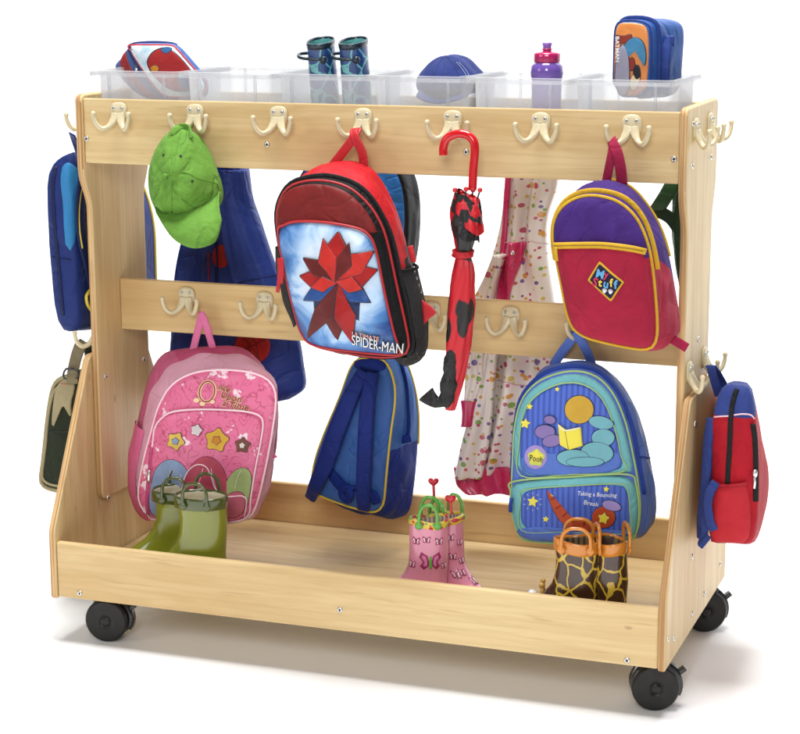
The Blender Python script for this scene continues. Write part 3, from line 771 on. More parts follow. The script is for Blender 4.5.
# ---- green baseball cap
def gc():
    T = thing('baseball_cap', PY(190, 190, .05), 'lime green baseball cap hung by its back strap on the second front hook', 'cap')
    g = cloth('cotton_lime', lin(112, 164, 62), .8, .22, .9, 16); gd = cloth('cotton_lime_seam', lin(96, 146, 50), .8)
    front = [(180, 128), (168, 131), (158, 143), (149, 163), (148, 183), (152, 203), (160, 219), (176, 226), (200, 222), (218, 208), (219, 192), (212, 170), (202, 146), (192, 133)]
    B = Bag(front, .095, .062, e=.004, amp=.013, freq=20, p=2.0, r0=.95, seed=9)
    B.build('crown', g, T, None, .128, scale=.93, bulge=.0, samp=.004)
    # brim: curved sheet along the crown's lower edge
    up_ = [(155, 207), (165, 213), (178, 214), (192, 210), (205, 203), (213, 197), (217, 191)]
    lo_ = [(161, 219), (169, 234), (179, 243), (192, 248), (206, 246), (216, 239), (221, 220)]
    U = catmull([B.q(x, y, .002) for x, y in up_], 6); L = catmull([PY(x, y, .05-.030*math.sin(math.pi*i/6)) for i, (x, y) in enumerate(lo_)], 6)
    top = []; m = len(U); K = 8
    for i in range(m):
        row = []
        for k in range(K+1):
            f = k/K; p = U[i].lerp(L[i], f); p.y -= .016*math.sin(math.pi*f)*(.4+.6*math.sin(math.pi*i/(m-1))); row.append(p)
        top.append(row)
    V = [p for r in top for p in r]; nv = len(V); V += [p+Vector((.0005, .004, -.001)) for p in V]; F = []
    for i in range(m-1):
        for k in range(K):
            a = i*(K+1)+k; q = (a, a+1, a+K+2, a+K+1); F += [q, tuple(nv+j for j in reversed(q))]
    for i in range(m-1):
        for k in (0, K): a = i*(K+1)+k; F.append((a, a+K+1, a+K+1+nv, a+nv))
    for k in range(K):
        for i in (0, m-1): a = i*(K+1)+k; F.append((a, a+1, a+1+nv, a+nv))
    ob('brim', V, F, g, T)
    for q in ([(181, 129), (176, 155), (172, 185), (172, 214)], [(166, 176), (185, 172), (204, 182), (216, 192)], [(166, 176), (158, 188), (154, 205)], [(166, 176), (156, 160), (157, 146)], [(166, 176), (178, 196), (196, 208)]):
        line(B, 'seam', q, gd, T, .0008, .0)
    p = B.q(166, 176, .002); ob('button', *ball(p, .0055), g, T)
    for x, y in ((181, 156), (193, 181), (164, 155)):
        p = B.q(x, y); ob('eyelet', *lathe([(.0028, 0), (.0026, .0012), (.0012, .0012), (.0012, .0002), (.0002, .0002)], 12, Matrix.Translation(p+Vector((0, -.0002, 0))) @ Matrix.Rotation(math.radians(90), 4, 'X'), False), plast('eyelet_dark', (.02, .03, .02, 1), .4), T)
    strap('back_strap', [(172, 134, .085), (176, 129, .09), (182, 126.5, .100), (188, 128, .105), (190, 134, .09), (191, 138, .085)], .0062, .0014, g, T)
gc()

# ---- ladybird umbrella
def um():
    T = thing('umbrella', PY(462, 270, .08), 'furled red child umbrella with black spots, hung by its hooked red handle', 'umbrella')
    rp = plast('red_plastic', lin(198, 16, 28), .2, .4)
    m, nt, b = mat('red_black_spots')
    vo = N(nt, 'ShaderNodeTexVoronoi'); vo.inputs['Scale'].default_value = 19; vo.inputs['Randomness'].default_value = .9
    nt.links.new(coords(nt, (1, 1.2, .62), loc=(.02, 0, .013)), vo.inputs['Vector'])
    nt.links.new(mixc(nt, ramp(nt, vo.outputs['Distance'], [(.36, (1, 1, 1, 1)), (.38, (0, 0, 0, 1))]), lin(196, 22, 36), (.016, .014, .014, 1)), b.inputs['Base Color'])
    b.inputs['Roughness'].default_value = .42; bump(nt, b, noi(nt, coords(nt, (1, 1, .3)), 60, 3).outputs[0], .35, .006)
    Y = .085
    hp = [(443.5, 155, Y), (443.5, 147, Y), (447, 138.5, Y), (456, 134, Y), (466, 134.5, Y), (473, 140, Y), (475, 150, Y), (473.5, 168, Y), (472.5, 190, Y)]
    ob('handle', *sweep([PY(*p) for p in hp], .0078, None, 14), rp, T)
    bk = cloth('umbrella_black', (.014, .013, .014), .5, .2, .7, 30, spec=.4)
    st = [(195, 473, 463), (199, 479, 457), (206, 480, 453), (214, 482, 451.5), (224, 480, 451.5), (236, 476, 454), (250, 472, 456), (257, 471, 455.5), (270, 474, 453), (290, 474.5, 449.5), (310, 474, 447.5), (330, 472, 446), (350, 469.5, 445.5), (370, 466, 445), (390, 461, 444.5), (404, 457, 445), (410, 455, 446)]
    R = []; P = []
    ss = catmull([Vector((a, b_, c)) for a, b_, c in st], 4)
    n = 40
    for k, v in enumerate(ss):
        r_, l_ = PY(v.y, v.x, Y), PY(v.z, v.x, Y); c = (r_+l_)/2; w = (r_-l_).length/2
        ruf = max(0, 1-k/28); ring = []
        for i in range(n):
            a = 2*math.pi*i/n; q = 1+(.10+.10*ruf)*math.sin(a*5+v.x*.02)+.04*math.sin(a*11+v.x*.2)+.10*ruf*nz(math.cos(a)*2, math.sin(a)*2, v.x*.1)
            ring.append(c+Vector((w*q*math.cos(a)*.94, w*q*math.sin(a)*.75, .003*ruf*math.sin(a*4+v.x))))
        R.append(ring)
    ob('canopy', *rings(R), m, T)
    # ruffled black edges near the top
    for y0, l, r_, am, mm in [(201, 456, 480, 5, bk), (211, 453, 482, 5, bk), (229, 454, 479, 4, bk), (206, 454, 481, 4, m), (220, 452.5, 482, 5, m)]:
        a_, b_ = PY(l, y0, Y), PY(r_, y0+4, Y); V = []; F = []
        nn = 28; c = (a_+b_)/2; w = (b_-a_).length/2
        for i in range(nn):
            a = 2*math.pi*i/nn
            for z_, sc_ in ((-.010, 1.02), (0, 1.0), (.012, .90)):
                q = sc_*(1+.10*math.sin(a*5+y0)); V.append(c+Vector((w*q*math.cos(a), w*.85*q*math.sin(a), z_+.004*math.sin(3*a+y0)-.010*math.cos(a))))
        for i in range(nn):
            for j in range(2): a = i*3+j; d = ((i+1) % nn)*3+j; F.append((a, a+1, d+1, d))
        ob('canopy_ruffle', V, F, mm, T)
    ob('closing_strap', *sweep([PY(463, 253, Y)+Vector((.018*math.cos(a), .016*math.sin(a), .002*math.sin(a))) for a in (2*math.pi*k/24 for k in range(24))], .006, .0015, 8, True, normal=None, smooth=0), R_red, T)
    for x, y, dy in ((455, 190, -.012), (466, 189, -.016), (473, 190, .0), (480, 190, -.008), (461, 192, .012)):
        p = PY(x, y, Y+dy); ob('rib_tip', *ball(p, .0046), rp, T)
        ob('rib', *sweep([p, p+Vector(((PY(466, y, Y).x-p.x)*.2, 0, -.02)), p+Vector(((PY(466, y, Y).x-p.x)*.35, 0, -.045))], .0016, None, 6), bk, T)
    # gathered black sleeve and black end piece at the bottom
    sl = []
    for k, (x, y, w) in enumerate(catmull([Vector(q) for q in [(453, 346, 2), (452, 354, 6), (451, 364, 7.5), (450, 374, 7), (449, 384, 8), (447, 394, 7.4), (446, 401, 7), (446, 407, 3)]], 6)):
        a_, b_ = PY(x-w, y, Y-.010), PY(x+w, y, Y-.010); c = (a_+b_)/2; ww = (b_-a_).length/2; ring = []
        for i in range(28):
            a = 2*math.pi*i/28; q_ = 1+.22*nz(math.cos(a)*1.6, math.sin(a)*1.6, y*.16)+.07*nz(math.cos(a)*3, math.sin(a)*3, y*.25)
            ring.append(c+Vector((ww*q_*math.cos(a), ww*.8*q_*math.sin(a), .004*nz(a, y*.2))))
        sl.append(ring)
    ob('gathered_sleeve', *rings(sl), bk, T)
    ob('end_piece', *sweep([PY(426, 394, Y-.012), PY(430, 398, Y-.013), PY(436, 402, Y-.013), PY(443, 403, Y-.012), PY(449, 402, Y-.01)], lambda f: .0135*(1-f)+.004, .008, 14, normal=(.5, -1, .5)), bk, T)
um()
# ================================================================== things hung on the lower rail
def kb():
    T = thing('backpack', PY(205, 440, .15), 'pink child backpack with blossom print and Once Upon a Time lettering', 'backpack', 'backpacks hanging on the rack')
    pk = cloth('nylon_pink', lin(222, 104, 150), .5, .12, .4, 16, spec=.4); lp = cloth('nylon_pale_pink', lin(240, 176, 200), .45, .1, .4, 16, spec=.4); hp = cloth('nylon_hot_pink', lin(212, 82, 134), .5, .14, .5, 14, spec=.4)
    fp = florals('pink_floral_print', lin(226, 112, 152), lin(168, 50, 84), lin(250, 230, 236)); wp = plast('piping_pearl', lin(246, 214, 224), .35)
    front = [(136, 490), (142, 458), (150, 430), (156, 407), (169, 384), (191, 372), (218, 369), (248, 371), (267, 378), (275, 389), (276, 404), (270, 444), (262, 483), (255, 510), (248, 521), (223, 526), (185, 524), (161, 522), (147, 519), (136.5, 505)]
    back = [(131, 483), (129, 460), (133, 440), (139, 415), (147, 379), (161, 352), (185, 348), (210, 346), (237, 345), (253, 353), (264, 370), (275, 392), (277, 430), (272, 470), (262, 508), (240, 516), (180, 516), (146, 512)]
    B = Bag(front, .182, .012, amp=.004, seed=12)
    zt_ = PY(200, 366, .2).z
    two = cloth('nylon_two_pinks', lin(222, 104, 150), .5, .14, .5, 14, spec=.4, split=(lin(212, 82, 134), -.5, 1, (zt_-T.location.z)-.5*(.225-T.location.y)))
    B.build('body', [fp, lp, two], T, back, .256, bulge=.006, samp=.008, fn=lambda k, x, z, t, th: 0 if k == 'front' else (1 if k == 'side' and t < .52 else 2))
    o, rad = patch(B, 'front_pocket', [(153, 440), (155, 428), (161, 419), (172, 412), (196, 409.5), (225, 410), (248, 412), (260, 416.5), (263, 425), (260, 446), (255.5, 468), (251, 496), (247, 517), (223, 523), (185, 521.5), (161, 520), (149, 517), (147.5, 495)], fp, T, .006, dome=.006, skirt=.010)
    O = Over(B, .006, .006, rad)
    # printed picture: plain pastel drapes behind a clear window
    oln = plast('print_plum_line', lin(120, 44, 70), .4)
    fl_ = lambda cx, cy, R_, a0: star(cx, cy, R_, .62, a0)
    cols = [([(151, 482), (158, 464), (172, 458), (186, 466), (194, 490), (192, 516), (165, 519), (149, 514)], lin(150, 172, 208)), ([(222, 490), (232, 472), (244, 466), (253, 474), (249, 500), (244, 516), (214, 518)], lin(178, 196, 128)),
            ([(182, 486), (190, 466), (202, 456), (216, 458), (228, 476), (228, 515), (186, 518)], lin(204, 82, 104)), (fl_(217, 440, 14, .2), lin(240, 190, 70)), (fl_(176, 441, 10.5, .5), lin(244, 208, 96)), (fl_(243, 445, 9, .1), lin(130, 84, 66)),
            ([(224, 494), (246, 490), (246, 514), (226, 520)], lin(216, 112, 132)), (fl_(197, 430, 7, .3), lin(244, 230, 230)), (fl_(217, 440, 5, .6), lin(228, 150, 60)), (fl_(176, 441, 4, .1), lin(150, 180, 214)), (fl_(243, 445, 3.5, .1), lin(244, 240, 226))]
    for k, (pix, c) in enumerate(cols):
        outlined(O, 'printed_shape', [(pix, cloth('print_pastel', c, .35, .22, .25, 26, weave=False))], T, oln, .0009+.0003*k, 1 if len(pix) == 10 else 2)
    dl = plast('print_fold', lin(236, 226, 228), .4)
    for q in ([(162, 516), (164, 492), (172, 470)], [(178, 516), (180, 492), (182, 474)], [(200, 516), (199, 490), (204, 468)], [(218, 512), (217, 490), (212, 468)], [(236, 488), (238, 478), (242, 470)]): line(O, 'printed_line', q, dl, T, .0005, .0048)
    line(O, 'piping', [(153, 440), (155, 428), (161, 419), (172, 412), (196, 409.5), (225, 410), (248, 412), (260, 416.5), (263, 425), (260, 446), (255.5, 468), (251, 496), (247, 517), (223, 523), (185, 521.5), (161, 520), (149, 517), (147.5, 495)], wp, T, .0020, 0, True)
    line(O, 'window_piping', [(181, 520), (182, 492), (187, 474), (196, 465), (206, 466), (212, 476), (216, 488), (226, 496), (246, 497), (245, 517)], wp, T, .0013, .0034)
    ob('piping', *sweep([B.fr(math.radians(a), .99, .0012) for a in range(0, 360, 4)], .0024, None, 6, True, smooth=0), wp, T)
    # lettering with its gold outline
    gd = plast('print_gold', lin(238, 206, 160), .4); rs = plast('print_rose', lin(150, 36, 60), .4)
    patch(B, 'lettering_frame', ell(207.5, 391.5, 9.4, 12, 20, .2), gd, T, .0022, skirt=.0015); patch(B, 'lettering_frame', ell(207.8, 391.5, 6.2, 9, 20, .2), fp, T, .0030, skirt=.001)
    for a, s_ in ((0, 3.2), (1, 3), (2, 2.6)): patch(B, 'lettering_frame', ell((197, 203, 213)[a], (400, 403.5, 401.5)[a], s_, s_*.8, 8), gd, T, .0032, skirt=.001)
    line(B, 'printed_letter', ell(207.6, 391.4, 7.6, 10.4, 16, .2), rs, T, .0012, .0030, True)
    for s_, x, y, h, a in (('nce', 218.2, 388.8, 6.2, -10), ('Upon', 220.5, 397, 6.6, -10), ('a Time', 222.5, 405.2, 6.4, -8)):
        text(B, 'printed_text', s_, x-.2, y+.3, h, math.radians(a), gd, T, .0024, shear=.25, bold=.07, xs=1.08)
        text(B, 'printed_text', s_, x, y, h, math.radians(a), rs, T, .0038, shear=.25, bold=.012, xs=1.08)
    # mesh side pocket, zip pull, handle
    net = meshnet('net_pink', lin(226, 110, 158), 300, .22); V = []; F = []
    angs = [math.radians(a) for a in range(172, 236, 4)]; ts = [.2, .35, .5, .65, .8, .95]; n = len(ts)
    for a in angs:
        for t_ in ts: V.append(B.side(a, t_, .003+.010*math.sin(math.pi*(t_-.2)/.75)))
    for i in range(len(angs)-1):
        for j in range(n-1): F.append((i*n+j, i*n+j+1, (i+1)*n+j+1, (i+1)*n+j))
    ob('mesh_pocket', V, F, net, T)
    line(O, 'zipper', [(152, 447), (149.5, 470), (147, 498), (148, 514)], hp, T, .004, .0006, b=.002)
    strap('zipper_pull', [(149.2, 470, .163), (148.8, 476, .161), (148.6, 482, .162)], .003, .0015, M_silver, T, sm=3)
    strap('side_tab', [(268, 455, .21), (273, 456, .21), (277, 457, .21)], lambda f: .009*(1-f)+.001, .0015, pk, T, sm=3)
    wb = cloth('webbing_pink', lin(232, 120, 166), .6, .12, .3, 50)
    strap('handle', [(193, 351, .250), (196, 338, .248), (199, 326, .245), (201, 318, .245), (202.5, 312.5, .2455)], .0078, .0014, wb, T)
    strap('handle', [(213, 349, .247), (209, 335, .245), (206, 325, .242), (203, 317, .242), (200.5, 312.5, .2425)], .0078, .0014, wb, T)
kb()

def bb():
    T = thing('backpack', PY(580, 450, .15), 'blue child backpack with aqua borders, yellow stars and a round lilac badge', 'backpack', 'backpacks hanging on the rack')
    bl = cloth('nylon_blue', lin(92, 128, 220), .5, .14, .45, 15, spec=.4); aq = cloth('nylon_aqua', lin(122, 200, 206), .5, .1, .4, 16, spec=.4); st = stripes('blue_stripe_print', lin(72, 104, 200), lin(54, 78, 166), .0105)
    gr = plast('piping_lime', lin(166, 196, 120), .5); ye = plast('print_yellow', lin(232, 218, 70), .4); lil = plast('print_lilac', lin(160, 140, 202), .5); dk = cloth('nylon_deep_blue', lin(48, 76, 168), .6, .14, .4, 16, sheen=0, spec=.18)
    front = [(511, 515), (510, 488), (511.5, 455), (512, 433), (518, 402), (534, 382), (559, 372), (581, 370.5), (600, 378), (615, 396), (626, 424), (632.6, 455), (638, 484), (640.5, 512), (637.5, 534), (629, 542), (580, 545), (531, 543.5), (518, 537.5)]
    back = [(536, 395), (546, 369), (565, 362), (593, 361), (615, 375), (631, 398), (643.6, 427), (651, 462), (657, 499), (656, 518), (647, 530), (620, 536), (570, 538), (535, 528), (530, 470), (530, 425)]
    B = Bag(front, .178, .010, amp=.004, seed=20)
    B.build('body', [bl, dk], T, back, .256, bulge=.007, samp=.010, fn=lambda k, x, z, t, th: 0)
    up_ = [(515, 474), (514, 433), (520.5, 404), (536, 385), (560, 375), (581, 373.5), (598.5, 381), (613, 398), (623.5, 425), (630, 455), (634, 470), (628, 473), (570, 476.5)]
    o, r1 = patch(B, 'upper_panel', up_, aq, T, .003, it=1)
    inn = [(521.5, 475), (520, 440), (524.5, 412), (538, 394), (560, 383.5), (580, 383), (596, 391), (607.5, 407), (616.5, 432), (621.5, 455), (624, 471), (570, 474)]
    patch(B, 'picture_panel', inn, st, T, .0046, it=1, skirt=.002)
    line(B, 'panel_edge', inn, gr, T, .0011, .0050, True)
    patch(B, 'printed_ground', [(521.5, 475), (521, 453), (545, 451), (575, 455), (600, 449), (621, 450), (624, 471), (570, 474)], bl, T, .0054, it=1, skirt=.001)
    # plain stand-in shapes of the print, the open yellow book
    aqp = cloth('print_aqua', lin(128, 196, 208), .45, .12, .3, 24, weave=False); go = cloth('print_ochre', lin(222, 178, 64), .45, .14, .3, 24, weave=False); lc = cloth('print_lilac_cloth', lin(150, 128, 190), .45, .14, .3, 24, weave=False)
    oln = plast('print_navy_line', lin(34, 46, 96), .4)
    outlined(B, 'printed_shape', [(ell(580, 409, 15, 14.5, 20), go), (ell(602, 422, 13, 6.5, 16, .2), aqp),
                                  (ell(604, 437, 12, 9, 16), aqp), (ell(598, 452, 17, 11, 16, .1), aqp), (ell(574, 457, 17, 8.5, 16), aqp), (ell(586, 461, 20, 5, 16), aqp), (ell(546, 431, 10.5, 7, 16), lc), (ell(553, 440, 10, 6, 16, -.2), lc), (ell(551, 419, 6, 4, 16, .2), lc)], T, oln, .0058)
    patch(B, 'printed_book', [(559, 423), (567, 429), (582, 426), (584, 445), (570, 449), (561, 444)], ye, T, .0104, it=0, skirt=.001)
    line(B, 'printed_book_edge', [(559.5, 424), (566.5, 429.5), (581.5, 426.5)], plast('print_white', (.85, .85, .85, 1), .4), T, .0010, .0106, sm=2)
    line(B, 'printed_book_edge', [(566.5, 429.5), (570, 448.5)], plast('print_brown', lin(120, 90, 30), .5), T, .0005, .0107, sm=2)
    for cx, cy, R_ in ((526, 423, 5.6), (530.5, 406, 3.4), (558, 388.6, 2.6), (611.5, 438.5, 2.8)): patch(B, 'printed_star', star(cx, cy, R_, .5, .15), ye, T, .0062, it=0, skirt=.001)
    patch(B, 'badge', ell(536.5, 456.5, 11.6, 12.2, 20), lil, T, .0064, skirt=.001); patch(B, 'badge_star', star(537, 457, 10.2, .72, .1), plast('print_yellow_green', lin(196, 206, 92), .4), T, .0072, it=1, skirt=.001)
    patch(B, 'badge_star', star(537, 456, 8, .6, .1), ye, T, .0076, it=0, skirt=.001)
    text(B, 'printed_text', 'Pooh', 530.2, 459.4, 6.0, math.radians(-4), plast('print_dark', (.03, .03, .04, 1), .5), T, .0086, xs=.78)
    # lower pocket
    lo = [(511.5, 512), (510.5, 492), (514, 481.5), (570, 477), (627, 474.5), (636, 485), (639, 512), (636, 533), (628, 540.5), (580, 543.5), (532, 542), (519, 536)]
    o, rad = patch(B, 'lower_pocket', lo, aq, T, .006, dome=.006, skirt=.010, it=2)
    O = Over(B, .006, .006, rad)
    pin = [(521.5, 530), (521, 500), (524, 490), (570, 486), (622, 484), (628, 492), (630, 512), (629, 532), (600, 533), (560, 532)]
    patch(O, 'picture_panel', pin, st, T, .0014, it=1, skirt=.001); line(O, 'panel_edge', pin, gr, T, .0010, .0016, True)
    patch(O, 'printed_ground', [(514, 528), (540, 526), (580, 530), (625, 529), (634, 531), (627, 539), (580, 542), (532, 540.5), (519, 535)], bl, T, .0022, it=1, skirt=.001)
    for cx, cy, R_ in ((533, 501.5, 6.0), (546, 519, 3.4), (551, 496, 2.7), (606.5, 489, 3.2)): patch(O, 'printed_star', star(cx, cy, R_, .5, .15), ye, T, .0024, it=0, skirt=.001)
    wh = plast('print_silver', (.72, .74, .84, 1), .5)
    for k in range(10):
        a = 2*math.pi*k/10; line(O, 'printed_ray', [(533+7.4*math.sin(a), 501.5-7.4*math.cos(a)), (533+9.4*math.sin(a), 501.5-9.4*math.cos(a))], wh, T, .0005, .0024, sm=2)
    og = cloth('print_orange', lin(206, 82, 42), .45, .16, .3, 24, weave=False)
    yo = cloth('print_deep_orange', lin(170, 60, 34), .45, .16, .3, 24, weave=False)
    outlined(O, 'printed_shape', [([(546, 489), (549, 487), (556, 500), (564, 512), (580, 520), (600, 520), (600, 531), (580, 532), (562, 524), (552, 508)], og), (ell(604, 517, 12, 11, 16), og), (ell(612, 505.5, 10, 5, 14, .25), lil), (star(604, 518, 7, .5, .2), ye)], T, oln, .0026, 1)
    for q in ([(551, 499), (556, 497)], [(556, 508), (561, 505)], [(563, 516), (567, 512)], [(573, 522), (575, 517)], [(584, 525), (585, 519)]): line(O, 'printed_line', q, yo, T, .0011, .0040, sm=2)
    text(O, 'printed_text', 'Taking a Bouncing', 577.5, 494.8, 4.0, math.radians(1), wh, T, .0026, xs=.93, shear=.15, bold=.01); text(O, 'printed_text', 'Break', 583.5, 503.8, 4.4, math.radians(-5), wh, T, .0026, xs=1.0, shear=.15, bold=.01)
    line(O, 'piping', lo, gr, T, .0018, 0, True)
    ob('piping', *sweep([B.fr(math.radians(a), .992, .001) for a in range(0, 360, 4)], .0020, None, 6, True, smooth=0), gr, T)
    ob('zipper', *sweep([B.side(math.radians(a), .10, .0015) for a in range(-20, 200, 4)], .005, .002, 8, smooth=0), dk, T)
    ob('side_seam', *sweep([B.side(math.radians(a), t_, .001) for a, t_ in ((10, .2), (8, .4), (6, .6), (5, .8), (4, .95))], .0016, None, 6), dk, T)
    strap('zipper_pull', [(511.5, 498, .168), (510.5, 505, .166), (510.5, 512, .168)], .0035, .002, dk, T, sm=3)
    strap('handle', [(553, 366, .25), (562, 352, .247), (569, 343, .245), (573, 337, .245), (575, 332, .2455)], .0088, .0014, bl, T)
    strap('handle', [(592, 366, .247), (588, 354, .244), (583, 344, .242), (578, 337, .242), (574, 332, .2425)], .0088, .0014, bl, T)
bb()

# ================================================================== things hung on the far side
def yb():
    T = thing('backpack', PY(360, 440, .36), 'two tone blue backpack with yellow piping, its padded shoulder straps facing front', 'backpack', 'backpacks hanging on the rack')
    lb = cloth('nylon_sky_blue', lin(60, 110, 192), .55, .14, .5, 13, spec=.4); nb = cloth('nylon_royal', lin(24, 50, 140), .6, .16, .5, 15, sheen=0, spec=.18); y0_ = T.location; rb_ = cloth('strap_royal', lin(26, 50, 138), .6, .16, .5, 20); ye = plast('piping_yellow', lin(226, 196, 60), .45)
    front = [(355, 357), (383, 357), (392, 372), (396, 395), (390, 435), (385.5, 480), (382.5, 516), (355, 511), (321, 499), (309, 492), (312, 464), (323, 433), (339, 397), (348, 370)]
    back = [(372, 352), (392, 350), (405, 358), (414, 384), (418.6, 412), (418, 446), (414, 490), (409, 516), (395, 518), (350, 508), (325, 488), (330, 440), (345, 400), (362, 365)]
    B = Bag(front, .335, .008, amp=.005, seed=31)
    zs = PY(405, 446, .39).z
    two = cloth('nylon_royal_and_sky', lin(22, 52, 150), .6, .14, .5, 14, sheen=0, spec=.15, split=(lin(66, 118, 200), 0, 1, zs-T.location.z))
    B.build('body', [lb, two], T, back, .45, bulge=.006, samp=.010, fn=lambda k, x, z, t, th: 1 if k != 'front' else 0)
    ob('piping', *sweep([B.fr(math.radians(a), .985, .0012) for a in range(0, 360, 4)], .0024, None, 6, True, smooth=0), ye, T)
    ob('piping', *sweep([B.side(math.radians(a), 1, .001) for a in range(0, 84, 4)], .0026, None, 6, smooth=0), ye, T)
    ob('zipper', *sweep([B.side(math.radians(a), .45, .0015) for a in range(4, 84, 4)], .005, .002, 8, smooth=0), nb, T)
    patch(B, 'yoke', [(356, 358), (383, 358), (387, 366), (383, 371), (368, 373), (354, 368)], nb, T, .003, it=1)
    def st(pts, w): 
        V, F = sweep([B.q(x, y, o) for x, y, o in pts], w, .007, 14, smooth=8); ob('shoulder_strap', V, F, rb_, T)
        for s_ in (-1, 1):
            pass
    st([(365, 370, .006), (355, 392, .014), (342, 425, .020), (330, 460, .022), (320, 482, .022), (313, 496, .012)], lambda f: .0125+.006*math.sin(math.pi*min(1, f*1.1)))
    st([(374, 372, .006), (371, 395, .014), (369, 430, .018), (367.5, 465, .018), (366, 490, .016), (365, 508, .008)], lambda f: .013+.003*math.sin(math.pi*f))
    V, F = sweep([B.q(x, y, o) for x, y, o in [(330, 470, .004), (340, 482, .008), (350, 487, .012), (358, 486, .012), (364, 492, .010), (374, 494, .01), (378, 502, .006)]], lambda f: .008+.004*math.sin(9*f), .0035, 10); ob('webbing', V, F, nb, T)
    V, F = sweep([B.q(x, y, o) for x, y, o in [(348, 484, .010), (354, 492, .016), (349, 499, .012), (343, 492, .010), (348, 484, .014)]], .007, .003, 10); ob('webbing', V, F, nb, T)
    strap('pocket_tab', [(401, 440, .385), (406, 439, .385), (411, 438, .387)], .008, .002, nb, T, sm=3)
    strap('handle', [(372, 358, .345), (374, 340, .33), (376, 328, .31), (377, 320, .30)], .009, .0016, nb, T)
yb()
def ub():
    T = thing('backpack', PY(360, 230, .45), 'black and bright blue backpack mostly hidden behind the red and black backpack', 'backpack', 'backpacks hanging on the rack')
    bk = cloth('nylon_black_far', (.013, .014, .018), .6, .2, .5, 18); bl = cloth('nylon_bright_blue', lin(30, 112, 190), .42, .2, .35, 16, spec=.45); nv = cloth('nylon_navy_far', lin(26, 44, 108), .5)
    front = [(294, 200), (298, 176), (312, 160), (340, 152), (372, 152), (396, 164), (406, 188), (408.5, 215), (407, 250), (402, 275), (390, 288), (320, 286), (300, 270), (295, 235)]
    B = Bag(front, .47, .02, amp=.006, seed=40); B.build('body', [bk, bl, nv], T, None, .56, scale=.96)
    patch(B, 'side_panel', [(374, 155), (392, 163), (402, 185), (405, 215), (403, 245), (396, 262), (386, 240), (378, 200)], bl, T, .004)
    patch(B, 'side_panel', [(297, 200), (300, 180), (308, 166), (312, 185), (308, 215), (300, 230)], nv, T, .004)
    ob('piping', *sweep([B.fr(math.radians(a), .985, .001) for a in range(0, 360, 4)], .003, None, 6, True, smooth=0), bk, T)
    strap('handle', [(352, 156, .485), (353, 140, .462), (354, 128, .447), (356, 122, .44)], .009, .0016, bk, T)
ub()

# garments: closed, folded rings from hem to collar
class Garment:
    def __init__(s, rows, Y, dep, folds, amp, seed): s.rows, s.Y, s.dep, s.k, s.amp, s.seed = rows, Y, dep, folds, amp, seed; s.zz = []
    def fold(s, u, z): return s.amp*(math.sin(s.k*u*3.1+2.2*nz(u*2, z*4, s.seed)+z*3)+.7*nz(u*s.k*.9, z*6, s.seed+3)+.35*nz(u*s.k*2.2, z*14, s.seed+7))
    def build(s, name, m_, parent, n=64):
        R = []; s.zz = []
        for v in catmull([Vector((y, l, r)) for y, l, r in s.rows], 6):
            a, b = PY(v.y, v.x, s.Y), PY(v.z, v.x, s.Y); z = (a.z+b.z)/2; s.zz.append((z, a.x, b.x, a.z, b.z)); ring = []
            for i in range(n):
                an = 2*math.pi*i/n; u = math.cos(an); q = abs(math.sin(an))**.6
                x = a.x+(b.x-a.x)*(.5-.5*u); zc = a.z+(b.z-a.z)*(.5-.5*u)
                y = s.Y - (s.dep*.5*q if math.sin(an) > 0 else -s.dep*.5*q) - s.fold((.5-.5*u), zc)*q
                ring.append(Vector((x, y, zc+.004*nz(u*3, s.seed))))
            R.append(ring)
        return ob(name, *rings(R), m_, parent)
    def fy(s, x, z):
        T = sorted(s.zz, key=lambda r: abs(r[0]-z))[0]; f = (x-T[1])/(T[2]-T[1]); f = max(0, min(1, f)); u = 1-2*f; q = math.sqrt(max(0, 1-u*u))**.6
        return s.Y-s.dep*.5*q-s.fold(f, z)*q
    @property
    def Yf(s): return s.Y
    def q(s, px, py, off=0):
        y = s.Y
        for _ in range(3): v = PY(px, py, y); y = s.fy(v.x, v.z)
        return Vector((v.x, y-off, v.z))
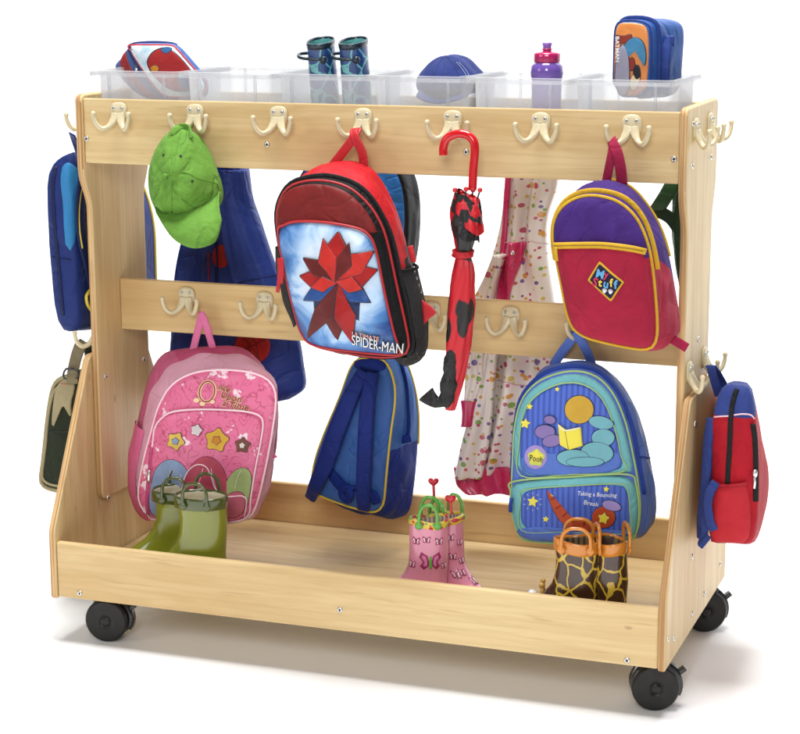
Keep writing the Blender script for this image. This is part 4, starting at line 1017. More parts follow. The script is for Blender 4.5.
def jk():
    T = thing('jacket', PY(240, 280, .47), 'royal blue child jacket with a red basketball print, behind the lime cap and pink backpack', 'jacket')
    bl = cloth('jacket_blue', lin(34, 62, 150), .55, .2, .7, 14, spec=.35); rd = cloth('print_ball', lin(186, 44, 38), .55, .15, .3); ln = plast('print_ball_line', lin(90, 18, 20), .5)
    G = Garment([(399, 160, 290), (388, 164, 304), (365, 170, 302), (340, 173, 298), (310, 174, 288), (275, 177, 277), (250, 181, 268), (225, 188, 260), (200, 197, 252), (175, 206, 248), (155, 210, 246)], .47, .06, 5, .016, 2)
    G.build('body', bl, T)
    S_ = Garment([(291, 238, 281), (284, 236, 280), (268, 231, 274), (250, 227, 267), (232, 224, 261), (212, 222, 254), (190, 221, 249), (170, 222, 246)], .435, .05, 3, .009, 5); S_.build('sleeve', bl, T); line(S_, 'cuff_seam', [(238, 283), (255, 279), (279, 274)], cloth('jacket_navy_seam', lin(22, 40, 104), .6), T, .0014, .001)
    patch(G, 'printed_ball', ell(253, 346, 18, 18, 20), rd, T, .003, skirt=.001)
    for pp in ([(240, 334), (250, 344), (262, 362)], [(238, 352), (252, 346), (268, 338)], [(248, 330), (257, 344), (258, 362)]): line(G, 'printed_line', pp, ln, T, .0009, .0036)
    for pp in ([(209, 252), (209, 280)], [(238, 300), (262, 322)]): line(G, 'piping', pp, rd, T, .0016, .002)
    patch(G, 'printed_ball', ell(222, 256, 8, 12, 16), rd, T, .003, skirt=.001)
    line(G, 'placket', [(214, 170), (216, 220), (218, 280), (218, 330)], cloth('jacket_navy', lin(24, 40, 104), .6), T, .004, .001, b=.0015)
    strap('hanging_loop', [(226, 168, .455), (226, 150, .45), (226, 128, .447), (226, 118, .44)], .005, .0015, bl, T)
jk()
def rc():
    T = thing('raincoat', PY(510, 340, .48), 'white raincoat with colourful polka dots and pink trim, between the umbrella and the purple backpack', 'raincoat')
    d_ = dots('polka_dot_vinyl', lin(226, 216, 210), [lin(186, 76, 102), lin(112, 88, 150), lin(210, 152, 66), lin(128, 164, 78), lin(204, 182, 92), lin(194, 92, 110)], 34, .215); pk = plast('trim_pink', lin(196, 40, 92), .3, .4, .4)
    G = Garment([(474, 462, 520), (440, 468, 540), (400, 474, 556), (360, 478, 560), (330, 480, 558), (300, 484, 554), (268, 490, 549), (240, 498, 546), (215, 503, 548), (190, 505, 556), (165, 508, 560)], .47, .05, 4.6, .012, 8)
    G.build('body', d_, T)
    H_ = Garment([(492, 466, 520), (484, 458, 520), (474, 456, 520), (466, 455, 520)], .466, .060, 4.6, .011, 8); H_.build('hem', pk, T)
    Sl = Garment([(358, 462, 481), (330, 466, 488), (300, 474, 494), (275, 486, 500), (255, 494, 506)], .43, .04, 2, .005, 12)
    Sl2 = Garment([(402, 465, 478), (380, 466, 486), (350, 467, 486), (330, 469, 486)], .43, .036, 2, .004, 13)
    Sl.build('sleeve', d_, T); Sl2.build('sleeve', d_, T)
    C_ = Garment([(425, 462, 475), (412, 463, 476), (402, 462, 478), (400, 461.5, 479)], .425, .036, 1, .002, 14); C_.build('cuff', pk, T)
    FP = Garment([(478, 455, 482), (450, 460, 488), (420, 468, 492), (390, 478, 494), (350, 486, 498), (320, 492, 500)], .428, .022, 2, .004, 16); FP.build('front_panel', d_, T)
    line(G, 'trim', [(509, 168), (507, 200), (505, 230), (502, 262)], pk, T, .006, .003, b=.003)
    # belt flap with snap
    patch(G, 'flap', [(509, 241), (527, 242), (519, 272), (510, 302), (497, 302), (502, 270)], pk, T, .012, it=0, skirt=.008)
    p = G.q(514.5, 252, .0135); ob('snap', *lathe([(.0045, 0), (.0042, .0015), (.0030, .0022), (.0022, .0012), (.0003, .0016)], 14, Matrix.Translation(p) @ Matrix.Rotation(math.radians(90), 4, 'X'), False), M_silver, T)
    line(G, 'seam', [(500, 243), (530, 241), (549, 244)], plast('seam_pink', lin(206, 170, 176), .5), T, .001, .001)
    line(G, 'seam', [(498, 380), (515, 384), (530, 386)], plast('seam_pink', lin(206, 150, 160), .5), T, .001, .001)
    strap('hanging_loop', [(530, 172, .46), (530, 150, .45), (530, 135, .447), (530, 124, .44)], .005, .0015, pk, T)
rc()
def gb():
    T = thing('backpack', PY(682, 240, .47), 'dark green backpack half hidden behind the right upright beside the purple backpack', 'backpack', 'backpacks hanging on the rack')
    g = cloth('nylon_green', lin(38, 88, 44), .5, .3, .7, 16, spec=.4); gd = cloth('nylon_deep_green', lin(24, 56, 30), .55, .3, .6, 20)
    B = Bag([(671, 205), (672, 186), (676, 174), (690, 168), (700, 172), (702, 200), (702, 250), (700, 285), (692, 300), (682, 296), (675, 275), (672, 240)], .46, .012, amp=.008, seed=50); B.build('body', g, T, None, .53, scale=.97)
    strap('shoulder_strap', [(676, 176, .44), (668, 192, .43), (660, 205, .43), (655, 212, .44)], .014, .003, g, T); strap('shoulder_strap', [(655, 211, .437), (664, 214, .43), (672, 220, .43), (680, 232, .44)], .012, .003, gd, T)
    strap('shoulder_strap', [(684, 185, .435), (680, 215, .43), (681, 250, .43), (685, 285, .44)], .012, .004, gd, T)
    strap('handle', [(690, 172, .47), (690, 150, .455), (690, 138, .447), (690, 128, .44)], .007, .0015, gd, T)
gb()
# ================================================================== bags on the two ends
def lb_():
    T = thing('backpack', PY(70, 240, .28), 'navy and sky blue backpack with yellow piping, outside the left upright', 'backpack', 'backpacks hanging on the rack')
    nb = cloth('nylon_navy', lin(30, 50, 120), .6, .18, .5, 15); sk = cloth('nylon_sky', lin(54, 138, 198), .5, .14, .4, 16); ye = plast('piping_mustard', lin(214, 192, 66), .5); dn = cloth('nylon_dark_navy', lin(22, 34, 80), .6, .18, .5, 18)
    f = [(46, 180), (49, 166), (58, 157), (72, 152), (86, 152), (97, 160), (98, 200), (98, 250), (98, 318), (90, 326), (75, 332), (62, 333), (57, 326), (53, 300), (48, 240)]
    bk = [(107, 190), (112, 170), (124, 158), (136, 170), (148, 198), (155, 225), (162, 258), (166, 285), (166, 305), (160, 318), (125, 325), (112, 322), (108, 250)]
    B = Bag(f, .17, .012, amp=.005, seed=60, xmax=-.036); B.build('body', [nb, dn], T, bk, .50, bulge=.004, samp=.006)
    patch(B, 'side_panel', [(61.5, 174), (63, 166), (67, 162), (72, 163), (73.5, 172), (74, 190), (74.5, 215), (74.5, 246), (74, 250), (67.5, 251), (66.5, 247), (65, 220), (63, 195)], sk, T, .005, it=1)
    # padded straps lying along its back, towards the upright
    V, F = sweep([PX(x, y, -.029) for x, y in ((86, 168), (82, 185), (80, 210), (82, 235), (88, 262), (93, 285))], .004, .018, 10, normal=(0, -1, 0)); ob('shoulder_strap', V, F, dn, T)
    V, F = sweep([PX(x, y, -.0275) for x, y in ((84, 176), (80.5, 192), (78.6, 212), (79.4, 232), (82, 248))], .0026, None, 8); ob('strap_edge', V, F, ye, T)
    V, F = sweep([PX(x, y, -.0275) for x, y in ((90, 290), (86.5, 296), (87.5, 304), (91, 310))], .0034, None, 8); ob('strap_edge', V, F, ye, T)
    V, F = sweep([PX(x, y, -.0285) for x, y in ((80, 178), (85, 181), (90, 186))], .008, .003, 8, normal=(1, -.6, 0)); ob('strap_patch', V, F, ye, T)
    line(B, 'seam', [(52, 257), (58, 258), (66, 259), (71, 260)], dn, T, .0013, .0005)
    line(B, 'zipper', [(56, 166), (53, 185), (54, 215), (58, 260), (63, 315)], dn, T, .0042, .0008, b=.0018)
    ob('piping', *sweep([B.side(math.radians(a), 1, .001) for a in range(-50, 110, 4)], .003, None, 6, smooth=0), ye, T)
    strap('handle', [(80, 156, .26), (77, 147, .25), (74, 139, .235), (72, 134, .22)], .008, .0016, nb, T)
lb_()
def sb():
    T = thing('lunch_satchel', PY(65, 440, .2), 'dark green and tan lunch satchel hung by its tan strap outside the left side panel', 'satchel')
    gn = cloth('canvas_dark_green', lin(40, 48, 30), .75, .2, .4, 20); tn = cloth('canvas_tan', lin(178, 164, 126), .75, .14, .4, 26); dt = cloth('webbing_tan', lin(140, 128, 98), .8, .12, .3, 60); rd = plast('thread_orange', lin(190, 90, 60), .6)
    f = [(42, 462), (46, 420), (51, 388), (57, 379), (70, 375), (86, 374), (92, 380), (92, 440), (92, 485), (80, 492), (62, 493), (46, 490), (39, 484), (40, 474)]
    B = Bag(f, .19, .010, amp=.004, seed=70); B.build('body', [gn], T, None, .45, scale=.97, bulge=.003)
    ob('trim', *sweep([B.fr(math.radians(a), .985, .001) for a in range(0, 360, 4)], .0055, None, 8, True, smooth=0), tn, T)
    ob('trim', *sweep([B.fr(math.radians(a), .88, .001) for a in range(95, 262, 4)], .0028, None, 8, smooth=0), tn, T)
    patch(B, 'side_panel', [(58, 384), (66, 378), (76, 377), (75, 390), (71, 402), (72, 420), (66, 407), (62, 406), (56, 425), (52, 428), (54, 400)], tn, T, .004, it=1)
    line(B, 'pocket_seam', [(49, 432), (56, 431), (64, 432), (70, 431)], plast('seam_green', lin(24, 30, 18), .7), T, .0016, .0005)
    line(B, 'stitching', [(62, 383), (66, 383.5), (71, 383)], rd, T, .0010, .0062, sm=2)
    strap('strap', [(72, 384, .172), (73, 372, .18), (76, 358, .187), (80, 346, .19), (82, 341, .195)], .013, .002, dt, T)
    strap('strap', [(88, 378, .25), (90, 360, .24), (88, 346, .23), (84, 342, .205)], .012, .002, gn, T)
    m = MB(); m.add(*sweep([PY(64, 378, .176), PY(66, 369, .174), PY(77, 370, .174), PY(77, 378, .176)], .0022, None, 8, True, smooth=3)); m.ob('buckle', M_black, T)
sb()
def rb2():
    T = thing('backpack', PY(735, 470, .2), 'red and blue backpack with a mesh side pocket, outside the right upright', 'backpack', 'backpacks hanging on the rack')
    rd = cloth('canvas_red', lin(190, 20, 40), .75, .16, .5, 16); bl = cloth('canvas_blue', lin(52, 70, 142), .75, .16, .5, 18); rm = cloth('trim_red', lin(176, 22, 40), .6); wh = plast('stitch_pink', lin(226, 190, 200), .6); net = meshnet('net_red', lin(186, 24, 40), 340, .16)
    f = [(711, 425), (714, 405), (719, 391), (727, 384.5), (737, 387), (746, 386), (751, 393), (754, 410), (756.5, 435), (758, 465), (758.5, 490), (757.5, 520), (753, 546), (738, 545), (722, 543), (709, 546), (708.5, 530), (710, 480)]
    bk = [(718, 410), (722, 395), (730, 384), (742, 383), (750, 384), (753.5, 392), (756, 412), (761, 437), (767.5, 464), (769.5, 486), (766, 511), (758, 533), (752, 538), (735, 540), (718, 538), (714, 500)]
    B = Bag(f, .19, .014, amp=.005, freq=15, seed=80, r0=.9); zc = PY(730, 417, .18).z
    two = cloth('canvas_red_and_blue', lin(190, 20, 40), .75, .16, .5, 16, split=(lin(52, 70, 142), 0, 1, zc-T.location.z))
    B.build('body', [two], T, bk, .44, bulge=.004, samp=.006)
    line(B, 'stitching', [(714, 417), (722, 416.3), (729, 416), (731, 415.5)], wh, T, .0014, .0008); line(B, 'stitching', [(734, 415), (743, 414), (751, 415), (754, 419)], wh, T, .0014, .0008)
    line(B, 'zipper', [(737, 389), (734, 398), (731, 415), (730, 440), (728.5, 465), (727.5, 484)], M_zip, T, .0046, .0015, b=.002)
    line(B, 'zipper', [(753, 424), (755, 440), (756, 470), (756, 501)], M_zip, T, .0052, .0025, b=.0025)
    p = B.q(755.6, 473, .008); m = MB(); m.add(*lathe([(.003, -.006), (.0045, -.002), (.0045, .004), (.0028, .008)], 10, Matrix.Translation(p))); m.add(*sweep([p+Vector((0, -.003, -.006)), p+Vector((.001, -.004, -.014)), p+Vector((0, -.003, -.026))], .0022, .0014, 8)); m.ob('zipper_pull', M_silver, T)
    o, rr_ = patch(B, 'mesh_pocket', [(712, 484), (722, 484.5), (735, 484.5), (747, 482.5), (750, 500), (751, 525), (748, 541), (735, 543), (712, 541), (710, 515)], net, T, .005, it=1, dome=.010, skirt=.008)
    line(B, 'pocket_hem', [(711.5, 484.5), (722, 485), (735, 484.8), (748, 482.8)], rm, T, .0034, .007)
    strap('shoulder_strap', [(712, 418, .2), (708.5, 440, .19), (706.5, 470, .185), (704, 500, .185), (702, 520, .19), (702, 538, .2)], .0095, .006, bl, T, normal=(-.5, -1, 0))
    strap('shoulder_strap', [(716, 482, .172), (710, 492, .165), (707.5, 505, .165), (710, 522, .165), (714, 530, .17)], .0085, .0025, bl, T)
    strap('strap_end', [(705, 520, .186), (704, 534, .184), (701, 545, .186)], .007, .002, bl, T); strap('strap_end', [(709, 536, .18), (705, 541, .18), (700, 547, .18)], .0055, .0018, bl, T)
    strap('handle', [(719, 396, .25), (716, 386, .24), (713, 376, .23), (711, 369, .215), (709.5, 366, .205)], .008, .002, bl, T); strap('handle', [(724, 388, .29), (720, 380, .28), (715, 371, .25), (711, 366, .215)], .0095, .002, bl, T)
rb2()

# ================================================================== boots on the shoe shelf
def boot_rings(h, L, wd, top, toe, taper=1.0, inner=False, n=36):
    """stacked egg-shaped sections; toe towards +x"""
    prof = []  # z, front, back, half width
    ft = .048*L/.15
    for z, fr, bk, hw in ((.004, .96, .98, .94), (.012, 1.0, 1.0, 1.0), (.022, 1.0, 1.0, 1.0), (.034, .95, .98, .97), (.045, .84, .96, .93), (.055, .68, .95, .90), (.066, .52, .95, .88), (.080, .40, .97, .88), (.095, .345, 1.0, .90), (.115, .33, 1.03, .94)):
        prof.append((z*L/.15, toe*fr, top*bk*.98, wd*hw))
    z0 = .115*L/.15; f0 = prof[-1][1]; b0 = prof[-1][2]
    for k in range(1, 9):
        t_ = k/8; prof.append((z0+(h-z0)*t_, f0*(1-t_)+top*t_, b0*(1-t_)+top*t_, wd*.94*(1-t_)+top*.74*t_))
    return prof
def ring_of(z, fr, bk, hw, cx=0, n=36, k=1.0):
    R = []
    for i in range(n):
        a = 2*math.pi*i/n; c, s_ = math.cos(a), math.sin(a)
        R.append(Vector((cx+(fr if c > 0 else bk)*k*c, hw*k*math.copysign(abs(s_)**.9, s_), z)))
    return R
def boot(name, label, cat, group, loc, ang, mats, h=.19, L=.15, wd=.033, top=.044, toe=.092, rim_h=.020, handles=True, hr=.026, hh=.030, wave=0, hcol=None, face=0):
    """mats: shaft, rim, lining, sole, handle"""
    T = thing(name, loc, label, cat, group); T.rotation_euler = (0, 0, ang)
    prof = boot_rings(h, L, wd, top, toe)
    def zoff(r): return r
    R = [ring_of(*p) for p in prof]
    def wv(ring, w): return [Vector((v.x, v.y, v.z+w*math.sin(2*math.atan2(v.y, v.x)+.6))) for v in ring]
    if wave: R = [wv(r, wave*max(0, (i-9)/8)) for i, r in enumerate(R)]
    V, F = rings(R, True, False); ob('shaft', V, F, mats[0], T, local=True)
    last = prof[-1]; rr = []
    for z, k in ((h-rim_h, 1.0), (h-rim_h+.001, 1.045), (h-.002, 1.05), (h+.001, 1.03), (h+.001, .965), (h-.004, .945)):
        rr.append(wv(ring_of(z, last[1], last[2], last[3], 0, 36, k), wave))
    V, F = rings(rr, False, False); ob('rim', V, F, mats[1], T, local=True)
    ins = [wv(ring_of(*((h-.003,)+last[1:]), 0, 36, .95), wave)]+[wv(ring_of(*p, 0, 36, .92), wave*max(0, (i-9)/8)) for i, p in reversed(list(enumerate(prof))) if 9 <= i < len(prof)-1]
    V, F = rings(ins, False, True); ob('lining', V, F, mats[2], T, local=True)
    so = [ring_of(.0, toe*.97, top*.98, wd*.98), ring_of(.001, toe*1.02, top*1.02, wd*1.04), ring_of(.010, toe*1.03, top*1.03, wd*1.05), ring_of(.0115, toe*1.0, top*.98, wd*1.0)]
    V, F = rings(so); ob('sole', V, F, mats[3], T, local=True)
    if handles:
        for s_ in (-1, 1):
            y = s_*last[3]*1.03
            pth = [(-hr, y, h-rim_h*.9), (-hr, y*1.06, h-.002), (-hr*.92, y*1.04, h+hh*.55), (-hr*.5, y, h+hh*.93), (0, y*.98, h+hh), (hr*.5, y, h+hh*.93), (hr*.92, y*1.04, h+hh*.55), (hr, y*1.06, h-.002), (hr, y, h-rim_h*.9)]
            V, F = sweep([Vector(p) for p in pth], .0034, None, 10, normal=(0, 1, 0)); ob('handle', V, F, mats[4], T, local=True)
            for x in (-hr, hr):
                V, F = ball((x, y*1.04, h-rim_h*.55), .0075, 12); V = [Vector((v.x, y*1.04+(v.y-y*1.04)*.45, v.z)) for v in V]; ob('handle_tab', V, F, mats[4], T, local=True)
    return T
ZS = .1062
def gbm(nm, c): return plast(nm, c, .16, .6)
g1 = gbm('rubber_green', lin(122, 128, 34)); g2 = gbm('rubber_dark_green', lin(66, 76, 30)); cr = cloth('lining_cream', lin(216, 206, 176), .8); sg = gbm('rubber_sole_green', lin(60, 66, 28))
pA = PZ(178, 560, ZS); 
def place(px, py, rimz, y):   # ground point below a rim centre
    p = PY(px, py, y); return Vector((p.x, y, ZS)), p.z-ZS
l1, h1 = place(201, 495, 0, .060); l2, h2 = place(178, 489, 0, .127)
boot('rubber_boot', 'olive green rubber boot standing in front of its pair, below the pink backpack', 'boot', 'green rubber boots', l1, math.radians(188), [g1, g2, cr, sg, g2], h=h1, L=.21, wd=.034, top=.0500, toe=.128, rim_h=.022, hr=.024, hh=.032)
boot('rubber_boot', 'olive green rubber boot standing further back and left of its pair', 'boot', 'green rubber boots', l2, math.radians(196), [g1, g2, cr, sg, g2], h=h2, L=.21, wd=.033, top=.0500, toe=.132, rim_h=.022, hr=.024, hh=.032)

# pink boots with butterflies
pkr = plast('rubber_pink', lin(222, 140, 164), .18, .6); ycol = dots('rim_yellow_spots', lin(226, 200, 70), [lin(200, 50, 60), lin(120, 170, 60), lin(200, 50, 60)], 70, .34, bs=0); pl = stripes('lining_stripes', lin(214, 196, 176), lin(150, 120, 120), .008, 0); hg = plast('handle_green', lin(96, 168, 66), .25, .3); dpk = plast('butterfly_plum', lin(160, 44, 96), .35); lpk = plast('butterfly_pink', lin(214, 120, 166), .35); wht = plast('butterfly_white', lin(236, 222, 224), .4); red = plast('heart_red', lin(196, 24, 44), .25, .4); spk = plast('sole_pink', lin(196, 110, 140), .3)
def heart(c, s_, ux, uz, th=.002):
    V = []; n = 28
    for k in range(n):
        t_ = 2*math.pi*k/n; a = 16*math.sin(t_)**3/17; b_ = (13*math.cos(t_)-5*math.cos(2*t_)-2*math.cos(3*t_)-math.cos(4*t_))/17
        V.append(c+ux*a*s_+uz*b_*s_)
    nrm = ux.cross(uz).normalized()*th
    return rings([[v-nrm for v in V], [v+nrm for v in V]])
def tagheart(T, px, py, y, py2):
    M = Matrix.Rotation(-T.rotation_euler.z, 3, 'Z'); L_ = lambda v: M @ (v-T.location)
    c = PY(px, py, y); V, F = heart(c, .0105, Vector((1, .25, 0)), Vector((0, 0, 1))); ob('heart_tag', [L_(v) for v in V], F, red, T, local=True)
    e = PY(px+.5, py2, y); V, F = sweep([c-Vector((0, 0, .006)), (c+e)/2, e], .0030, None, 8); ob('heart_stem', [L_(v) for v in V], F, red, T, local=True)
class BootFace:
    """places flat motifs on a boot's skin: phi around, z up, all in the boot's own frame"""
    def __init__(s, prof): s.p = prof
    def at(s, phi, z, off=.0008):
        P = s.p; k = 0
        while k < len(P)-2 and P[k+1][0] < z: k += 1
        t_ = max(0, min(1, (z-P[k][0])/(P[k+1][0]-P[k][0]))); q = [P[k][i]*(1-t_)+P[k+1][i]*t_ for i in range(4)]
        c, s_ = math.cos(phi), math.sin(phi); return Vector(((q[1] if c > 0 else q[2])*c+off*c, q[3]*math.copysign(abs(s_)**.9, s_)+off*s_, z))
    def patch(s, name, phi, z, pts, m_, T, off=.0008, R=.04):
        c = [(phi+a/R, z+b_) for a, b_ in pts]; cp = (sum(a for a, _ in c)/len(c), sum(b_ for _, b_ in c)/len(c)); RR = []
        for k in (.15, .45, .75, 1): RR.append([s.at(cp[0]+(a-cp[0])*k, cp[1]+(b_-cp[1])*k, off) for a, b_ in c])
        RR.append([s.at(a, b_, -.0005) for a, b_ in c])
        V, F = rings(RR, True, False); return ob(name, V, F, m_, T, local=True)
def butterfly(BF, T, phi, z, k, fl=1, big=False):
    w = lambda pts: [(fl*a*k, b_*k) for a, b_ in pts]
    for sx in (-1, 1):
        BF.patch('butterfly', phi, z, w([(sx*.001, 0), (sx*.003, .006), (sx*.009, .009), (sx*.011, .004), (sx*.007, 0), (sx*.010, -.004), (sx*.006, -.007), (sx*.002, -.004)]), dpk, T, .0008)
        BF.patch('butterfly', phi, z, w([(sx*.003, 0), (sx*.004, .004), (sx*.0075, .0062), (sx*.0085, .003), (sx*.005, .0005), (sx*.007, -.003), (sx*.005, -.0045), (sx*.003, -.003)]), lpk if big else wht, T, .0014)
    BF.patch('butterfly', phi, z, w([(-.0012, .005), (.0012, .005), (.0012, -.006), (-.0012, -.006)]), hg if big else dpk, T, .002)
lp1, hp1 = place(429, 518, 0, .105); lp2, hp2 = place(446, 514, 0, .165)
# the two face away from each other
def pinkboot(label, loc, h, ang, side, top):
    T = boot('rubber_boot', label, 'boot', 'pink butterfly boots', loc, ang, [pkr, ycol, pl, spk, hg], h=h, L=.165, wd=.031, top=top, toe=.112, rim_h=.013, hr=.017, hh=.032, wave=.003)
    prof = boot_rings(h, .165, .031, top, .112); BF = BootFace(prof)
    return T, BF
T, BF = pinkboot('pink rubber boot with a large plum butterfly, toe pointing left towards the blue backpack', lp1, hp1, math.radians(196), -1, .036)
f0 = math.radians(90+16-18)
butterfly(BF, T, f0+.15, hp1*.60, 2.1, 1, True)
for a, z, k in ((.62, .80, .9), (-.62, .80, .9), (-.05, .82, .8), (-.85, .56, .9), (.95, .55, .8)): butterfly(BF, T, f0+a, hp1*z, k)
BF.patch('heart', f0+.10, hp1*.33, [(0, -.007), (.006, 0), (.006, .004), (.003, .005), (0, .003), (-.003, .005), (-.006, .004), (-.006, 0)], red, T, .002)
tagheart(T, 450.5, 499, .105, 512)
T, BF = pinkboot('pink rubber boot with small butterflies, toe pointing right towards the giraffe boots', lp2, hp2, math.radians(-22), 1, .034)
f0 = math.radians(-90+22+8)
for a, z, k in ((.35, .80, .9), (.45, .60, .9), (.35, .42, .9), (.95, .74, .8), (.75, .44, .8), (1.0, .55, .8), (-.3, .68, .8), (1.1, .36, .8)): butterfly(BF, T, f0+a, hp2*z, k)
tagheart(T, 433.5, 482, .165, 500)

# giraffe boots
gi = cracks('rubber_giraffe', (.052, .021, .010, 1), lin(206, 172, 56), 31, .042, .5, .25, (1, 1, .75)); og = plast('rubber_orange', lin(206, 128, 40), .22, .5); gl = stripes('lining_giraffe', lin(130, 110, 70), lin(70, 50, 40), .010, 0); gs = plast('sole_brown', (.05, .025, .012, 1), .35)
lg1, hg1 = place(577.5, 539, 0, .068); lg2, hg2 = place(611.5, 540, 0, .085)
T = boot('rubber_boot', 'brown giraffe patterned rubber boot with orange rim, the left one, toe pointing left', 'boot', 'giraffe rubber boots', lg1, math.radians(190), [gi, og, gl, gs, og], h=hg1, L=.20, wd=.034, top=.041, toe=.114, rim_h=.022, hr=.026, hh=.028, wave=.003)
ew = plast('eye_white', (.8, .8, .78, 1), .2, .5); eb = plast('eye_blue', lin(50, 110, 150), .2, .5); yl = plast('horn_tan', lin(190, 150, 70), .3)
for s_ in (-1, 1):
    ob('eye', *ball((.082, s_*.014, .079), .0088), ew, T, local=True); ob('pupil', *ball((.0855, s_*.0185, .081), .0050), eb, T, local=True)
    V, F = sweep([Vector((.060, s_*.012, .080)), Vector((.062, s_*.013, .104))], .0035, None, 8, normal=(1, 0, 0), smooth=0); ob('horn', V, F, yl, T, local=True); ob('horn', *ball((.062, s_*.013, .106), .005), yl, T, local=True)
boot('rubber_boot', 'brown giraffe patterned rubber boot with orange rim, the right one, seen edge on', 'boot', 'giraffe rubber boots', lg2, math.radians(118), [gi, og, gl, gs, og], h=hg2, L=.15, wd=.033, top=.0345, toe=.090, rim_h=.022, hr=.024, hh=.030, wave=.003)

# ================================================================== things in the clear trays
TB = TZ+.0040
# blue patterned boots: shafts standing up in the third tray
nvb = cracks('rubber_blue_cracks', lin(34, 70, 132), lin(110, 184, 188), 34, .05, .5, .22, (1, 1, .8)); dkb = plast('rubber_navy', lin(22, 40, 56), .25, .4); tl = cloth('lining_teal', lin(120, 206, 204), .6)
for (px, lab) in ((324.5, 'blue crackle patterned rubber boot standing in a clear tray, left of its pair'), (357, 'blue crackle patterned rubber boot standing in a clear tray, right of its pair')):
    p = PY(px, 43.5, .27); h_ = p.z-TB
    boot('rubber_boot', lab, 'boot', 'blue patterned boots', Vector((p.x, .262, TB)), math.radians(92 if px < 340 else 86), [nvb, dkb, tl, dkb, dkb], h=h_, L=.13, wd=.029, top=.0335, toe=.062, rim_h=.010, handles=False)
    T = bpy.data.objects[[o.name for o in bpy.data.objects if o.name.startswith('rubber_boot')][-1]] if False else None
for o in [o for o in bpy.data.objects if o.get('group') == 'blue patterned boots']:
    h_ = max(v.co.z for v in o.children[0].data.vertices)
    o.rotation_mode = 'ZYX'; o.rotation_euler.x = math.radians(11); o.location.y += .028; o.location.z += .010
    # a dark pull loop on the outer side
    Ri = o.rotation_euler.z; f = lambda x, y, z: Matrix.Rotation(-Ri, 3, 'Z') @ Vector((x, y, z))
    ob('handle', *sweep([f(.012, -.028, h_-.026), f(-.004, -.034, h_-.024), f(-.022, -.034, h_-.023), f(-.036, -.026, h_-.022), f(-.040, -.012, h_-.020), f(-.030, .004, h_-.022)], .0032, .0032, 8, normal=(0, 0, 1)), dkb, o, local=True)
    V, F = ball(f(.014, -.028, h_-.026), .008); ob('handle_tab', V, F, dkb, o, local=True)

# navy cap lying in the fourth tray
def nc():
    c = PY(445, 82, .27); T = thing('baseball_cap', Vector((c.x, .27, c.z-.02)), 'navy blue cap with white stitching lying in a clear tray', 'cap')
    nv = cloth('cotton_navy', lin(36, 54, 122), .8, .18, .5, 18); st = plast('stitch_white', lin(150, 160, 190), .7)
    B = Bag([(415, 80), (421, 71), (430, 61), (440, 55.5), (450, 55.5), (460, 60), (468, 69), (475, 76), (474, 90), (464, 97), (428, 97), (417, 92)], .245, .05, e=.004, amp=.007, freq=20, p=2.0, r0=.95, seed=90)
    B.build('crown', nv, T, None, .315, scale=.96, bulge=.0, samp=.004)
    for q in ([(444, 56), (437, 66), (432, 84)], [(446, 56), (455, 66), (462, 84)], [(444, 56), (446, 70), (447, 90)]): line(B, 'seam', q, plast('seam_navy', lin(26, 42, 96), .7), T, .0010, .0004)
    for d in (0, 2.2): line(B, 'stitching', [(456+d, 62), (463+d, 71), (468+d, 79)], st, T, .0006, .0008)
    line(B, 'stitching', [(458, 77), (467, 75.5), (473, 76)], st, T, .0006, .0008)
    U = [B.q(x, y, .0) for x, y in ((420, 88), (432, 92), (446, 94), (460, 92), (470, 88))]; Lw = [u+Vector((0, -.045*math.sin(.5+i*.55), -.012)) for i, u in enumerate(U)]
    U, Lw = catmull(U, 4), catmull(Lw, 4); V = U+Lw+[v+Vector((0, 0, -.003)) for v in U+Lw]; m = len(U); F = []
    for i in range(m-1): F += [(i, i+1, m+i+1, m+i), (2*m+i, 3*m+i, 3*m+i+1, 2*m+i+1), (i, 2*m+i, 2*m+i+1, i+1), (m+i, m+i+1, 3*m+i+1, 3*m+i)]
    F += [(0, m, 3*m, 2*m), (m-1, 3*m-1, 4*m-1, 2*m-1)]; ob('brim', V, F, nv, T)
nc()
